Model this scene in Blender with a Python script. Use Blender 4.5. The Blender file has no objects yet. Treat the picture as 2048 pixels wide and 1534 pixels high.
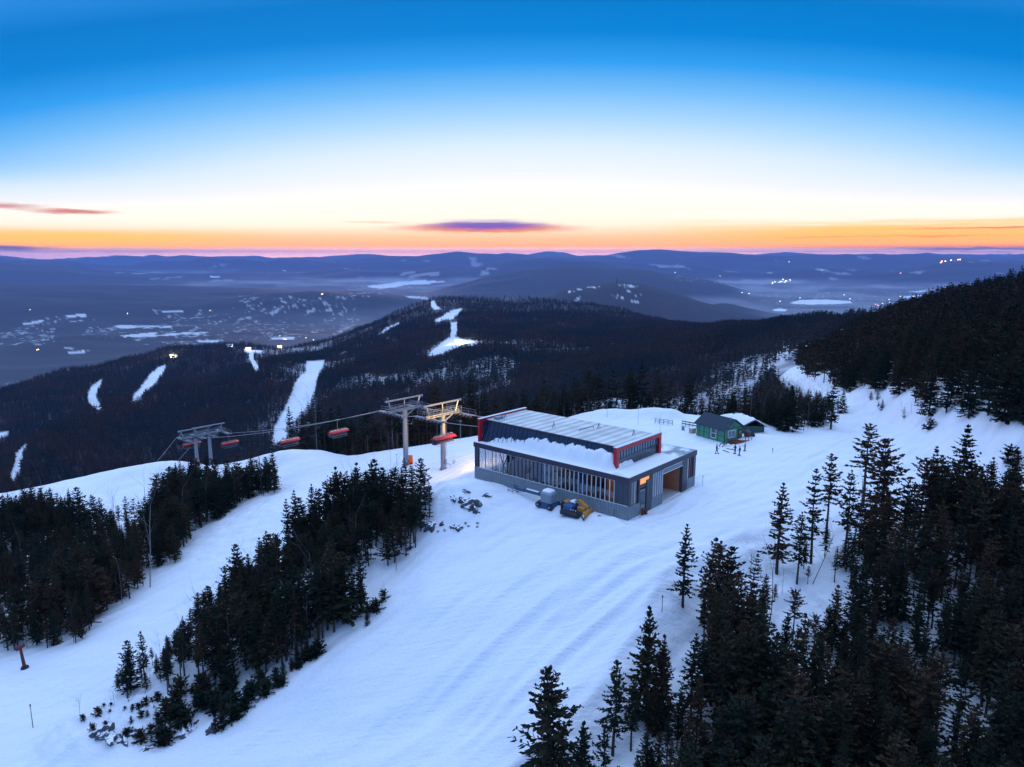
import bpy, math, random
import numpy as np
from mathutils import Vector, Matrix
R = math.radians
scene = bpy.context.scene
COL = scene.collection
rng = np.random.default_rng(7)
random.seed(7)

# ------------------------------------------------------------------ survey
F = 1450.0; TH = math.atan(258 / F); CAMZ = 36.0
CT, ST = math.cos(TH), math.sin(TH)
def ray(px, py):
    a = (px - 1024) / F; b = -(py - 767) / F
    return a, CT + b * ST, -ST + b * CT
def az_slope(px, py):
    a, y, z = ray(px, py)
    return math.atan2(a, y), z / math.hypot(a, y)
def on_z(px, py, z):
    a, y, dz = ray(px, py); t = (z - CAMZ) / dz
    return (a * t, y * t, z)
def project(x, y, z):
    z = z - CAMZ
    D = y * CT - z * ST; u = y * ST + z * CT
    D = np.where(np.abs(D) < 1e-6, 1e-6, D)
    return 1024 + F * x / D, 767 - F * u / D

# ------------------------------------------------------------------ noise
def _hash(ix, iy, s):
    h = (ix.astype(np.int64) * 374761393 + iy.astype(np.int64) * 668265263 + s * 1274126177) & 0xffffffff
    h = ((h ^ (h >> 13)) * 1274126177) & 0xffffffff
    return ((h ^ (h >> 16)) & 0xffff) / 32767.5 - 1.0
def vnoise(x, y, s=0):
    ix = np.floor(x); iy = np.floor(y); fx = x - ix; fy = y - iy
    fx = fx * fx * fx * (fx * (fx * 6 - 15) + 10); fy = fy * fy * fy * (fy * (fy * 6 - 15) + 10)
    a = _hash(ix, iy, s); b = _hash(ix + 1, iy, s); c = _hash(ix, iy + 1, s); d = _hash(ix + 1, iy + 1, s)
    return (a * (1 - fx) + b * fx) * (1 - fy) + (c * (1 - fx) + d * fx) * fy
def fbm(x, y, o=4, s=0):
    t = 0; am = 1; n = 0
    for k in range(o):
        t = t + am * vnoise(x * 2 ** k + 17.3 * k, y * 2 ** k - 9.1 * k, s + k); n += am; am *= .5
    return t / n

# ------------------------------------------------------------------ terrain rails
def P(mode, pts):
    out = []
    for px, q, w in pts:
        if mode == 'z':      # px, py, z
            az, sl = az_slope(px, q); out.append((az, (w - CAMZ) / sl, w))
        elif mode == 'y':    # px, py, r
            az, sl = az_slope(px, q); out.append((az, w, CAMZ + sl * w))
        elif mode == 'r':    # px, r, z
            az, sl = az_slope(px, 700); out.append((az, q, w))
    return out
rails = [
 [(0, 1.0, -13)],
 P('r', [(0, 36, -15), (1024, 34, -13), (2048, 34, -9)]),
 P('z', [(0, 1534, -19), (400, 1534, -17), (800, 1534, -14), (1024, 1534, -12), (1400, 1534, -9), (2048, 1534, -6)]),
 P('z', [(0, 1300, -20), (300, 1300, -16.5), (700, 1300, -11), (1024, 1300, -8), (1300, 1300, -6), (1500, 1300, -5), (1800, 1300, -4), (2048, 1300, -4)]),
 P('z', [(0, 1150, -22), (300, 1150, -17), (600, 1150, -10.5), (850, 1150, -5.5), (1100, 1150, -3.4), (1300, 1150, -2), (1550, 1150, -1.5), (1800, 1150, -1), (2048, 1150, 0)]),
 P('z', [(0, 1060, -25), (200, 1050, -21.5), (300, 1050, -19), (520, 1040, -12.5), (700, 1010, -7), (800, 990, -4.4), (860, 985, -2.2), (950, 1000, -1), (1100, 1020, -.5), (1258, 1041, 0), (1400, 1010, 0), (1600, 1010, 0), (1850, 1030, 1.5), (2048, 1040, 3)]),
 P('z', [(0, 1010, -28), (80, 1000, -28), (200, 980, -25.5), (330, 965, -21.5), (500, 960, -15.5), (620, 950, -11.5), (700, 945, -8.6), (812, 933, -3.8), (887, 939, -2.4), (943, 956, -.3), (1000, 960, 0), (1300, 950, .2), (1394, 966, .4), (1500, 950, 0), (1700, 930, .5), (1850, 950, 3), (2048, 970, 6)]),
 P('z', [(-200, 1010, -34), (0, 985, -31), (80, 971, -30), (200, 945, -26.5), (330, 925, -22.5), (430, 929, -20.5), (500, 918, -18), (540, 905, -16), (620, 901, -13), (700, 913, -10.5), (800, 903, -6.5), (950, 873, -4), (1100, 847, -2), (1165, 827, -.8), (1290, 823, -.3), (1400, 829, -.2), (1450, 832, .2), (1500, 846, 0), (1540, 864, 0), (1600, 869, 0), (1660, 850, 0), (1700, 830, 0), (1760, 835, 1.5), (1800, 850, 3.5), (1900, 862, 7), (2048, 870, 10)]),
 P('r', [(0, 285, -56), (200, 265, -50), (395, 250, -44), (540, 230, -36), (620, 208, -30), (700, 192, -24), (900, 180, -17), (1100, 188, -15), (1290, 182, -12), (1450, 182, -12), (1500, 180, -9), (1560, 190, -6), (1600, 200, -3.5), (1650, 205, -2), (1700, 192, .5), (1760, 185, 4), (1800, 170, 6.5), (1900, 155, 9.5), (2048, 150, 13)]),
 P('r', [(0, 500, -190), (200, 480, -170), (400, 460, -150), (540, 430, -130), (700, 400, -115), (900, 380, -105), (1100, 380, -95), (1290, 380, -85), (1450, 380, -70), (1520, 370, -40), (1570, 350, -16), (1640, 345, -11), (1700, 330, -3), (1800, 280, 8), (1900, 260, 13), (2048, 240, 17)]),
 P('r', [(0, 800, -262), (200, 950, -262), (400, 1000, -245), (560, 950, -215), (700, 800, -170), (900, 750, -140), (1000, 750, -118), (1200, 720, -110), (1400, 700, -90), (1500, 600, -62), (1600, 560, -38), (1700, 500, -14), (1800, 400, 5), (1900, 340, 13), (2048, 300, 17)]),
 P('y', [(0, 978, 870), (30, 960, 900), (110, 852, 1150), (200, 817, 1250), (400, 782, 1300), (560, 727, 1400), (640, 720, 1450), (760, 690, 1500), (900, 680, 1400), (1000, 690, 1300), (1200, 700, 1200), (1400, 690, 1100), (1500, 682, 900), (1600, 660, 820), (1700, 645, 700), (1800, 630, 560), (1900, 612, 460), (2048, 590, 370)]),
 P('y', [(0, 905, 1300), (110, 862, 1350), (200, 815, 1420), (300, 797, 1480), (400, 776, 1550), (500, 748, 1650), (600, 724, 1750), (650, 714, 1800), (760, 657, 1950), (900, 640, 1850), (1000, 647, 1750), (1200, 660, 1600), (1400, 668, 1350), (1500, 668, 1100), (1600, 655, 950), (1700, 640, 790), (1800, 624, 620), (1900, 606, 510), (2048, 584, 410)]),
 P('y', [(0, 800, 1700), (130, 752, 1850), (200, 738, 1900), (350, 703, 2000), (450, 691, 2100), (560, 703, 2150), (640, 688, 2250), (700, 667, 2350), (780, 632, 2450), (870, 597, 2600), (960, 594, 2650), (1080, 597, 2650), (1200, 615, 2500), (1300, 637, 2250), (1400, 658, 1900), (1500, 660, 1400), (1600, 650, 1100), (1700, 636, 880), (1800, 622, 680), (1850, 613, 600), (1950, 596, 520), (2048, 580, 460), (2300, 545, 430)]),
 P('r', [(0, 3000, -452), (600, 3100, -450), (1300, 3300, -455), (1500, 3000, -450), (2048, 2500, -440)]),
 P('r', [(0, 4200, -455), (700, 4300, -450)]) + P('y', [(980, 622, 4300), (1090, 592, 4300), (1150, 575, 4400), (1200, 566, 4500), (1240, 560, 4500), (1290, 568, 4500), (1340, 584, 4500), (1400, 603, 4500), (1480, 622, 4500), (1540, 638, 4600)]) + P('r', [(1620, 4600, -475), (2048, 4600, -475)]),
 P('r', [(0, 5600, -470), (2048, 5600, -478)]),
 P('y', [(0, 606, 7000), (180, 608, 7000), (320, 606, 7000), (400, 604, 7000), (480, 596, 7000), (540, 584, 7000), (620, 577, 7000), (720, 577, 7000), (780, 586, 7000), (850, 600, 7000), (1000, 606, 7000)]) + P('r', [(1300, 7200, -478), (2048, 7200, -478)]),
 P('y', [(0, 570, 9500), (300, 574, 9500), (500, 578, 9500)]) + P('r', [(700, 9500, -478), (850, 9500, -478)]) + P('y', [(960, 556, 9500), (1040, 541, 9500), (1108, 534, 9500), (1159, 532, 9500), (1207, 534, 9500), (1296, 543, 9500), (1364, 554, 9500), (1430, 566, 9500)]) + P('r', [(1500, 9500, -478), (2048, 9500, -478)]),
 P('r', [(0, 12500, -400), (300, 12500, -440), (700, 12800, -478), (2048, 12500, -478)]),
 P('y', [(0, 521, 16000), (103, 525, 16000), (171, 537, 16000), (219, 543, 16000), (300, 549, 16000), (400, 553, 16000), (600, 549, 16000), (700, 537, 16000), (780, 542, 16000), (892, 534, 16000), (920, 539, 16000), (980, 527, 16000), (1032, 520, 16000), (1125, 518, 16000), (1227, 521, 16000), (1262, 527, 16000), (1377, 530, 16000), (1450, 537, 16000), (1519, 542, 16000), (1649, 538, 16000), (1740, 542, 16000), (1827, 534, 16000), (1882, 522, 16000), (1923, 516, 16000), (1981, 521, 16000), (2048, 525, 16000)]),
 P('r', [(0, 18800, -440), (2048, 18800, -460)]),
 P('y', [(0, 520, 22000), (62, 521, 22000), (144, 527, 22000), (212, 534, 22000), (260, 535, 22000), (297, 526, 22000), (376, 526, 22000), (403, 518, 22000), (431, 517, 22000), (455, 522, 22000), (489, 519, 22000), (533, 524, 22000), (557, 517, 22000), (588, 517, 22000), (626, 524, 22000), (680, 522, 22000), (748, 516, 22000), (817, 516, 22000), (871, 510, 22000), (912, 506, 22000), (940, 509, 22000), (971, 511, 22000), (1039, 514, 22000), (1176, 516, 22000), (1227, 508, 22000), (1278, 502, 22000), (1323, 500, 22000), (1377, 504, 22000), (1430, 506, 22000), (1485, 510, 22000), (1560, 514, 22000), (1650, 514, 22000), (1741, 512, 22000), (1851, 512, 22000), (2048, 515, 22000)]),
 P('r', [(0, 26000, -430), (2048, 26000, -430)]),
 P('y', [(0, 514, 31500), (85, 521, 31500), (164, 518, 31500), (246, 514, 31500), (287, 517, 31500), (304, 511, 31500), (332, 514, 31500), (362, 509, 31500), (393, 512, 31500), (444, 516, 31500), (489, 513, 31500), (547, 517, 31500), (680, 511, 31500), (780, 512, 31500), (837, 511, 31500), (900, 514, 31500), (988, 511, 31500), (1015, 508, 31500), (1056, 512, 31500), (1090, 505, 31500), (1118, 506, 31500), (1152, 513, 31500), (1300, 512, 31500), (1485, 513, 31500), (1519, 511, 31500), (1567, 507, 31500), (1622, 511, 31500), (1666, 513, 31500), (1786, 510, 31500), (1851, 506, 31500), (1881, 510, 31500), (2048, 511, 31500)]),
 P('r', [(0, 39000, -470), (2048, 39000, -470)]),
]
AZ_IN = np.linspace(R(-42), R(42), 860)
AZ_OUT = np.radians(np.arange(45, 316, 3.0))
AZ = np.concatenate([AZ_IN, AZ_OUT])            # 360 deg round, fine where the photo looks
AZ = np.where(AZ > math.pi, AZ, AZ)
NA = len(AZ)
LR = np.concatenate([np.linspace(0, math.log(30), 14)[:-1], np.linspace(math.log(30), math.log(260), 520)[:-1], np.linspace(math.log(260), math.log(39000), 640)])
NR = len(LR)
RR = np.exp(LR)
K = len(rails)
RK = np.zeros((NA, K)); ZK = np.zeros((NA, K))
for k, pts in enumerate(rails):
    pts = sorted(pts); a = np.array([p[0] for p in pts]); r = np.array([p[1] for p in pts]); z = np.array([p[2] for p in pts])
    if len(pts) == 1:
        RK[:, k] = r[0]; ZK[:, k] = z[0]; continue
    lr = np.interp(AZ, a, np.log(r), period=2 * math.pi); zz = np.interp(AZ, a, z, period=2 * math.pi)
    sg = 0.10 if k > 14 else (0.35 if k > 9 else 0.6)
    step = 84 / 859
    n = max(1, int(3 * sg / step)); ker = np.exp(-.5 * (np.arange(-n, n + 1) * step / sg) ** 2); ker /= ker.sum()
    m = len(AZ_IN)
    for arr in (lr, zz):
        arr[:m] = np.convolve(np.pad(arr[:m], n, mode='edge'), ker, mode='valid')
    RK[:, k] = lr; ZK[:, k] = zz
RK[:, 0] = 0
for k in range(1, K):
    bad = RK[:, k] < RK[:, k - 1] + .02
    if bad[:len(AZ_IN)].sum(): print('rail order fix', k, int(bad.sum()))
    RK[:, k] = np.maximum(RK[:, k], RK[:, k - 1] + .02)
Z = np.zeros((NA, NR))
H_ = np.diff(RK, axis=1); D_ = np.diff(ZK, axis=1) / H_
M_ = np.zeros((NA, K))
w1 = 2 * H_[:, 1:] + H_[:, :-1]; w2 = H_[:, 1:] + 2 * H_[:, :-1]
same = D_[:, :-1] * D_[:, 1:] > 0
with np.errstate(divide='ignore', invalid='ignore'):
    hm = (w1 + w2) / (w1 / D_[:, :-1] + w2 / D_[:, 1:])
M_[:, 1:-1] = np.where(same, hm, 0)
for i in range(NA):
    j = np.clip(np.searchsorted(RK[i], LR, side='right') - 1, 0, K - 2)
    h = H_[i, j]; t = np.clip((LR - RK[i, j]) / h, 0, 1)
    Z[i] = ((2 * t ** 3 - 3 * t ** 2 + 1) * ZK[i, j] + (t ** 3 - 2 * t ** 2 + t) * h * M_[i, j]
            + (-2 * t ** 3 + 3 * t ** 2) * ZK[i, j + 1] + (t ** 3 - t ** 2) * h * M_[i, j + 1])
GX = np.sin(AZ)[:, None] * RR[None, :]; GY = np.cos(AZ)[:, None] * RR[None, :]
RG = np.broadcast_to(RR[None, :], Z.shape)
def sstep(x, a, b):
    t = np.clip((x - a) / (b - a), 0, 1); return t * t * (3 - 2 * t)

# building frame (its origin is the front corner of the lower roof)
BO = np.array(on_z(1258, 956.5, 6)[:2]); BA = R(48.6)
BV = np.array([math.cos(BA), math.sin(BA)]); BU = np.array([-math.sin(BA), math.cos(BA)])
def bloc(x, y):      # building-local -> world xy
    p = BO + BV * x + BU * y; return float(p[0]), float(p[1])
BX = (GX - BO[0]) * BV[0] + (GY - BO[1]) * BV[1]; BY = (GX - BO[0]) * BU[0] + (GY - BO[1]) * BU[1]

# large relief on the mountains
mid = sstep(RG, 330, 700) * (1 - sstep(RG, 2300, 2900))
Z += mid * (fbm(GX / 260, GY / 260, 4, 3) * 13 - np.abs(fbm(GX / 170 + 3, GY / 170, 4, 9)) * 22 + 3)
far = sstep(RG, 3300, 6500)
Z += far * fbm(GX / 1500, GY / 1500, 5, 20) * 22
Z += sstep(RG, 3100, 3700) * (1 - sstep(RG, 9000, 11000)) * (np.sin(AZ)[:, None] < .02) * (.35 - np.abs(fbm(GX / 1300, GY / 900, 4, 22)) * 1.6) * 34
Z += sstep(RG, 7000, 12000) * (.55 - np.abs(fbm(GX / 4200, GY / 2600, 4, 21)) * 2.2) * np.minimum(RG * .0055, 140)
m3 = np.exp(-((RG - 4500) / 700) ** 2)
Z += m3 * fbm(GX / 350, GY / 350, 4, 31) * 14
def bump(px, py, r, w, wr, h):
    global Z
    az, sl = az_slope(px, py); x, y = math.sin(az) * r, math.cos(az) * r
    ca, sa = math.cos(az), math.sin(az)
    dx, dy = GX - x, GY - y
    u = dx * ca - dy * sa; v = dx * sa + dy * ca
    Z += h * np.exp(-(u / w) ** 2 - (v / wr) ** 2)
bump(1435, 600, 5900, 230, 500, 110)
bump(1500, 618, 6200, 260, 600, 60)
bump(150, 640, 4700, 420, 300, 45)
bump(300, 640, 5200, 500, 300, 40)
bump(60, 645, 4300, 380, 300, 30)

# near field: soft drifts everywhere, rougher ground under the woods
near = 1 - sstep(RG, 230, 420)
Z += near * (fbm(GX / 26, GY / 26, 3, 41) * .75 + fbm(GX / 7, GY / 5, 3, 44) * .14 + fbm((GX + GY) / 14, (GY - GX) / 2.2, 3, 46) * .10)
def nbump(px, py, z, w, wr, h, rot=0):
    global Z
    x, y, _ = on_z(px, py, z); c, s = math.cos(R(rot)), math.sin(R(rot))
    dx, dy = GX - x, GY - y; u = dx * c + dy * s; v = -dx * s + dy * c
    Z += h * np.exp(-(u / w) ** 2 - (v / wr) ** 2)
# rocky knoll beside the building, mounds round the plateau
nbump(905, 1015, -1.5, 6.5, 5.5, 3.0); nbump(950, 1000, -1, 5, 4, 1.2); nbump(870, 1060, -3, 5, 6, .8)
nbump(580, 912, -13, 6, 4, 2.0); nbump(545, 925, -15, 4, 4, 1.3); nbump(275, 945, -23, 9, 6, 2.0)
nbump(1215, 838, -.5, 7, 3.5, 1.8); nbump(1310, 832, 0, 5, 2.5, 1.9); nbump(1348, 836, 0, 3, 2, 1.5)
nbump(1440, 850, 0, 7, 4, 1.6); nbump(1482, 856, 0, 6, 3, 2.0); nbump(1530, 880, 0, 6, 3, .9)
# hut footing, drift against the building, scoured hollow at its corner
nbump(1220, 1052, -.3, 3.5, 1.6, .9, -49); nbump(1110, 1018, -.4, 7, 1.5, .5, -40)
nbump(1262, 1050, 0, 1.6, 1.6, -.7)
def polyline(pts):
    return [np.array(on_z(*p)[:2]) for p in pts]
def polydist(pl, X, Y):
    best = np.full(X.shape, 1e9); side = np.zeros(X.shape); tt = np.zeros(X.shape)
    L = 0; tot = sum(np.linalg.norm(b - a) for a, b in zip(pl, pl[1:]))
    for a, b in zip(pl, pl[1:]):
        d = b - a; l = np.linalg.norm(d); d = d / l
        t = np.clip((X - a[0]) * d[0] + (Y - a[1]) * d[1], 0, l)
        dd = np.hypot(X - a[0] - d[0] * t, Y - a[1] - d[1] * t)
        cr = (X - a[0]) * d[1] - (Y - a[1]) * d[0]
        m = dd < best
        best = np.where(m, dd, best); side = np.where(m, np.sign(cr), side); tt = np.where(m, (L + t) / tot, tt); L += l
    return best, side, tt
sel = np.where(RR < 330)[0][-1] + 1
sx, sy = GX[:, :sel], GY[:, :sel]
# the groomed piste ends in a lip above the woods on the right
d, s, t = polydist(polyline([(900, 1640, -11), (1000, 1534, -11), (1090, 1460, -10), (1180, 1390, -8.5), (1260, 1290, -7), (1340, 1175, -4.5), (1400, 1130, -3), (1490, 1085, -2), (1600, 1060, -1), (1720, 1010, 0)]), sx, sy)
fade = sstep(t, 0, .03) * (1 - sstep(t, .62, .98))
Z[:, :sel] -= np.where(s > 0, sstep(d, 0, 5.5) * 2.6 + sstep(d, 4, 16) * 1.5, 0) * fade * (1 - sstep(d, 20, 60))
Z[:, :sel] += .28 * np.exp(-(d / .8) ** 2) * fade
Z[:, :sel] += np.where(s > 0, sstep(d, 0, 2) * (1 - sstep(d, 10, 25)), 0) * fade * fbm(sx / 3.2, sy / 1.6, 4, 60) * .55
# wooded rocky rib between the two pistes
d, s, t = polydist(polyline([(190, 1455, -18), (330, 1400, -17), (470, 1290, -14.5), (620, 1200, -11.5), (740, 1120, -8), (850, 1050, -4.5)]), sx, sy)
Z[:, :sel] += 1.9 * np.exp(-(d / 5.5) ** 4) * (1 - .5 * sstep(t, .8, 1)) + np.exp(-(d / 6.5) ** 4) * fbm(sx / 3.0, sy / 3.0, 4, 77) * 1.0
# cut bank along the right of the road
d, s, t = polydist(polyline([(1640, 765, -4), (1690, 800, -1), (1760, 850, 0), (1830, 905, .5), (1900, 960, 1.2), (1960, 1020, 1.5)]), sx, sy)
Z[:, :sel] += np.where(s < 0, sstep(d, 1.5, 8) * 1.8, 0) * (1 - sstep(d, 14, 45)) * (1 - sstep(t, .93, 1))
Z[:, :sel] += np.exp(-((d - 4) / 5) ** 2) * fbm(sx / 2.5, sy / 2.5, 4, 81) * .55
# groomer passes, sled and snowcat tracks
tracks = [
 ([(150, 1534, -17.5), (420, 1470, -16), (760, 1290, -10.5), (1000, 1170, -5), (1240, 1090, -1.5), (1420, 1040, 0), (1560, 960, 0), (1650, 890, 0), (1690, 830, 0)], .30, 2.2),
 ([(560, 1534, -15.5), (800, 1400, -11.5), (1000, 1260, -7), (1200, 1150, -3.4), (1400, 1075, -.8), (1560, 1010, 0), (1700, 920, 0), (1740, 860, .6), (1720, 820, 0)], .28, 1.8),
 ([(760, 1534, -14), (930, 1400, -10.5), (1100, 1260, -7), (1260, 1160, -3.4), (1430, 1100, -1.5), (1600, 1040, 0), (1740, 930, .5), (1770, 870, 1)], .24, 1.0),
 ([(880, 1534, -13), (1010, 1400, -9.5), (1150, 1280, -6.5), (1300, 1180, -3.5), (1450, 1105, -1.8)], .26, .8),
 ([(1180, 1040, -.5), (1300, 1060, 0), (1400, 1020, 0), (1480, 960, 0), (1560, 930, 0), (1640, 890, 0)], -.14, .7),
 ([(900, 1110, -3.5), (1050, 1060, -1.7), (1200, 1062, -.6), (1330, 1030, 0), (1410, 970, .2), (1480, 930, 0)], .14, .9),
 ([(0, 1330, -21), (250, 1230, -18.5), (450, 1120, -15), (600, 1030, -10.8), (700, 985, -7), (800, 960, -4.5)], .16, 1.2),
 ([(0, 1400, -21), (160, 1330, -20), (330, 1230, -17), (500, 1130, -13)], .15, .8),
 ([(60, 1480, -19), (160, 1452, -18.5), (260, 1480, -18), (420, 1500, -17)], -.35, 2.2),
 ([(1570, 950, 0), (1700, 880, 0), (1735, 845, .4), (1715, 808, 0), (1660, 775, -3)], -.16, .6),
 ([(1590, 958, 0), (1725, 885, 0), (1757, 848, .8), (1735, 806, 0), (1680, 772, -2)], -.16, .6),
 ([(1500, 930, 0), (1650, 870, 0), (1705, 835, 0), (1690, 805, 0), (1650, 770, -3)], -.12, .5),
]
for pts, h, w in tracks:
    d, s, t = polydist(polyline(pts), sx, sy)
    e = sstep(t, 0, .08) * (1 - sstep(t, .88, 1))
    Z[:, :sel] += h * e * (np.exp(-(d / w) ** 2) if w > 1.5 else (np.exp(-(d / (w * .6)) ** 2) - .7 * np.exp(-((d - w * 1.3) / (w * .6)) ** 2)))
# long soft groomer bands across the main piste
d, s, t = polydist(polyline([(500, 1534, -16), (800, 1380, -11), (1000, 1240, -6.5), (1200, 1140, -3.2), (1400, 1070, -.8), (1600, 1000, 0)]), sx, sy)
Z[:, :sel] += (1 - sstep(d, 14, 30)) * (1 - sstep(RG[:, :sel], 100, 150)) * .13 * np.sin((d * s) * 1.15 + 1.5 * fbm(sx / 20, sy / 20, 2, 90))
def curve(pts):
    P_ = polyline(pts); L_ = np.cumsum([0] + [np.linalg.norm(b - a) for a, b in zip(P_, P_[1:])]); q = np.linspace(0, L_[-1], 15)
    return np.stack([np.interp(q, L_, [p[0] for p in P_]), np.interp(q, L_, [p[1] for p in P_])], 1)
cl_ = curve([(330, 1534, -17), (560, 1440, -15), (800, 1270, -10), (1000, 1150, -4.5), (1240, 1075, -1), (1420, 1015, 0), (1560, 930, 0)])
cr_ = curve([(900, 1560, -12), (1010, 1400, -9.5), (1150, 1270, -6.5), (1300, 1165, -3.5), (1450, 1090, -1.5), (1600, 1030, 0), (1720, 900, .3)])
for k in range(11):
    f = (k + .5 + .35 * math.sin(k * 5.1)) / 11; c_ = cl_ * (1 - f) + cr_ * f; i0 = k % 3; i1 = 15 - (k * 2) % 5
    d, s, t = polydist([c_[i] for i in range(i0, i1)], sx, sy)
    e = sstep(t, 0, .12) * (1 - sstep(t, .8, 1)) * (.6 + .4 * np.sin(t * 9 + k))
    Z[:, :sel] += (.13 + .05 * (k % 2)) * e * (np.exp(-(d / .45) ** 2) - .5 * np.exp(-((d * s - .9) / .5) ** 2))
# wind-scoured bumps on the upper left piste
q = np.exp(-((sx - on_z(500, 1040, -12)[0]) / 14) ** 2 - ((sy - on_z(500, 1040, -12)[1]) / 16) ** 2) + np.exp(-((sx - on_z(590, 990, -11)[0]) / 10) ** 2 - ((sy - on_z(590, 990, -11)[1]) / 14) ** 2)
Z[:, :sel] += np.clip(q, 0, 1) * np.abs(fbm(sx / 3.5, sy / 1.6, 3, 95)) * .55
# level the pad under the building
pad = (1 - sstep(np.abs(BX - 9.6), 9.6, 11)) * (1 - sstep(np.abs(BY - 14.7), 14.7, 16))
Z = Z * (1 - pad) + pad * (-.1 + .3 * sstep(BX, 8, 18))

def ground(x, y):
    x = np.asarray(x, float); y = np.asarray(y, float)
    a = np.arctan2(x, y); a = np.where(a < AZ[0], a + 2 * math.pi, a)
    r = np.maximum(np.hypot(x, y), 1.01)
    i = np.clip(np.searchsorted(AZ, a) - 1, 0, NA - 2); j = np.clip(np.searchsorted(LR, np.log(r)) - 1, 0, NR - 2)
    fa = np.clip((a - AZ[i]) / (AZ[i + 1] - AZ[i]), 0, 1); fr = np.clip((r - RR[j]) / (RR[j + 1] - RR[j]), 0, 1)
    return (Z[i, j] * (1 - fr) + Z[i, j + 1] * fr) * (1 - fa) + (Z[i + 1, j] * (1 - fr) + Z[i + 1, j + 1] * fr) * fa
def at(px, py, rmin=20, dz=0):
    """point of the ground seen at photo pixel (px, py), first hit beyond rmin"""
    az, sl = az_slope(px, py); i = int(np.clip(np.searchsorted(AZ_IN, az), 1, len(AZ_IN) - 1))
    line = CAMZ + sl * RR
    hit = np.where((Z[i] >= line) & (RR > rmin))[0]
    if len(hit) == 0: return None
    j = hit[0]; r = RR[j]
    if j > 0:
        a0 = line[j - 1] - Z[i][j - 1]; a1 = Z[i][j] - line[j]
        r = RR[j - 1] + (RR[j] - RR[j - 1]) * (a0 / (a0 + a1) if a0 + a1 > 0 else 1)
    x, y = math.sin(az) * r, math.cos(az) * r
    return (x, y, float(ground(x, y)) + dz)
def inpoly(px, py, poly):
    c = np.zeros(np.shape(px), bool); n = len(poly)
    for i in range(n):
        x1, y1 = poly[i]; x2, y2 = poly[(i + 1) % n]
        if y1 == y2: continue
        c ^= ((y1 > py) != (y2 > py)) & (px < (x2 - x1) * (py - y1) / (y2 - y1) + x1)
    return c

# ------------------------------------------------------------------ ground masks (surveyed snow runs, lakes, fields)
TRAILS = [
 [(612, 722), (650, 720), (641, 745), (633, 760), (629, 790), (620, 806), (600, 830), (582, 850), (570, 885), (543, 885), (550, 850), (568, 820), (585, 780), (590, 765), (600, 752), (612, 743)],
 [(316, 734), (335, 729), (320, 755), (302, 775), (281, 797), (260, 803), (268, 790), (284, 770), (299, 750)],
 [(208, 757), (200, 772), (191, 790), (198, 805), (207, 818), (188, 818), (177, 805), (174, 795), (181, 775), (196, 762)],
 [(499, 702), (509, 702), (507, 718), (520, 736), (513, 743), (503, 730), (497, 716)],
 [(488, 699), (527, 701), (527, 705), (490, 705)],
 [(64, 884), (52, 900), (40, 925), (42, 935), (30, 957), (18, 957), (28, 925), (33, 905), (48, 890)],
 [(-20, 866), (20, 862), (15, 874), (-20, 882)],
 [(861, 603), (868, 601), (873, 611), (882, 617), (868, 619), (862, 612)],
 [(866, 642), (885, 632), (900, 622), (928, 616), (916, 630), (905, 638), (890, 640), (875, 645)],
 [(901, 644), (915, 643), (915, 660), (911, 672), (925, 678), (960, 683), (925, 691), (905, 700), (880, 709), (850, 715), (868, 698), (885, 684), (901, 672)],
 [(755, 669), (775, 655), (800, 643), (798, 647), (778, 659), (757, 671)],
 [(1000, 770 - 60), (1001, 709), (1000, 709)],
]
TRAILP = [[(925, 678), (1000, 684), (1100, 688), (1098, 694), (1040, 694), (960, 696), (915, 695)], [(1205, 682), (1240, 686), (1310, 690), (1345, 690), (1340, 697), (1280, 697), (1240, 694), (1210, 688)],
          [(765, 672), (790, 675), (800, 690), (785, 692), (768, 682)]]
HARD = [[(1270, 700), (1420, 690), (1560, 680), (1580, 700), (1550, 740), (1420, 765), (1300, 760)], [(640, 800), (700, 780), (780, 775), (780, 830), (680, 850), (600, 870), (585, 860)], [(960, 740), (1180, 700), (1260, 720), (1200, 770), (1050, 800), (950, 800)]]
L3SNOW = [[(1135, 607), (1148, 600), (1160, 593), (1162, 598), (1148, 607)], [(1135, 583), (1160, 576), (1200, 572), (1203, 575), (1165, 579), (1140, 587)], [(1236, 568), (1262, 568), (1285, 574), (1262, 575), (1242, 577)], [(1250, 580), (1270, 585), (1290, 592), (1280, 595), (1262, 588)], [(1216, 587), (1238, 590), (1250, 597), (1243, 600), (1228, 593)], [(1258, 600), (1278, 604), (1276, 608), (1260, 606)]]
LAKES = [[(733, 572), (770, 568), (800, 563), (850, 561), (890, 563), (862, 567), (810, 570), (790, 575), (760, 577), (740, 575)],
         [(1580, 605), (1600, 600), (1650, 599), (1700, 602), (1704, 606), (1680, 608), (1620, 609), (1590, 608)],
         [(1545, 619), (1560, 617), (1575, 619), (1570, 623), (1548, 622)], [(1800, 594), (1830, 590), (1868, 591), (1860, 596), (1815, 597)], [(1812, 582), (1840, 582), (1860, 581), (1840, 585)],
         [(1348, 690 - 100), (1348, 591), (1349, 590)], [(900, 0), (901, 0), (900, 1)],
         [(420, 552), (440, 552), (438, 555), (422, 555)], [(565, 540), (575, 541), (566, 543)], [(1535, 545), (1550, 546), (1536, 547)], [(1640, 539), (1652, 540), (1640, 541)], [(1555, 563), (1585, 561), (1560, 566)]]
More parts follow.
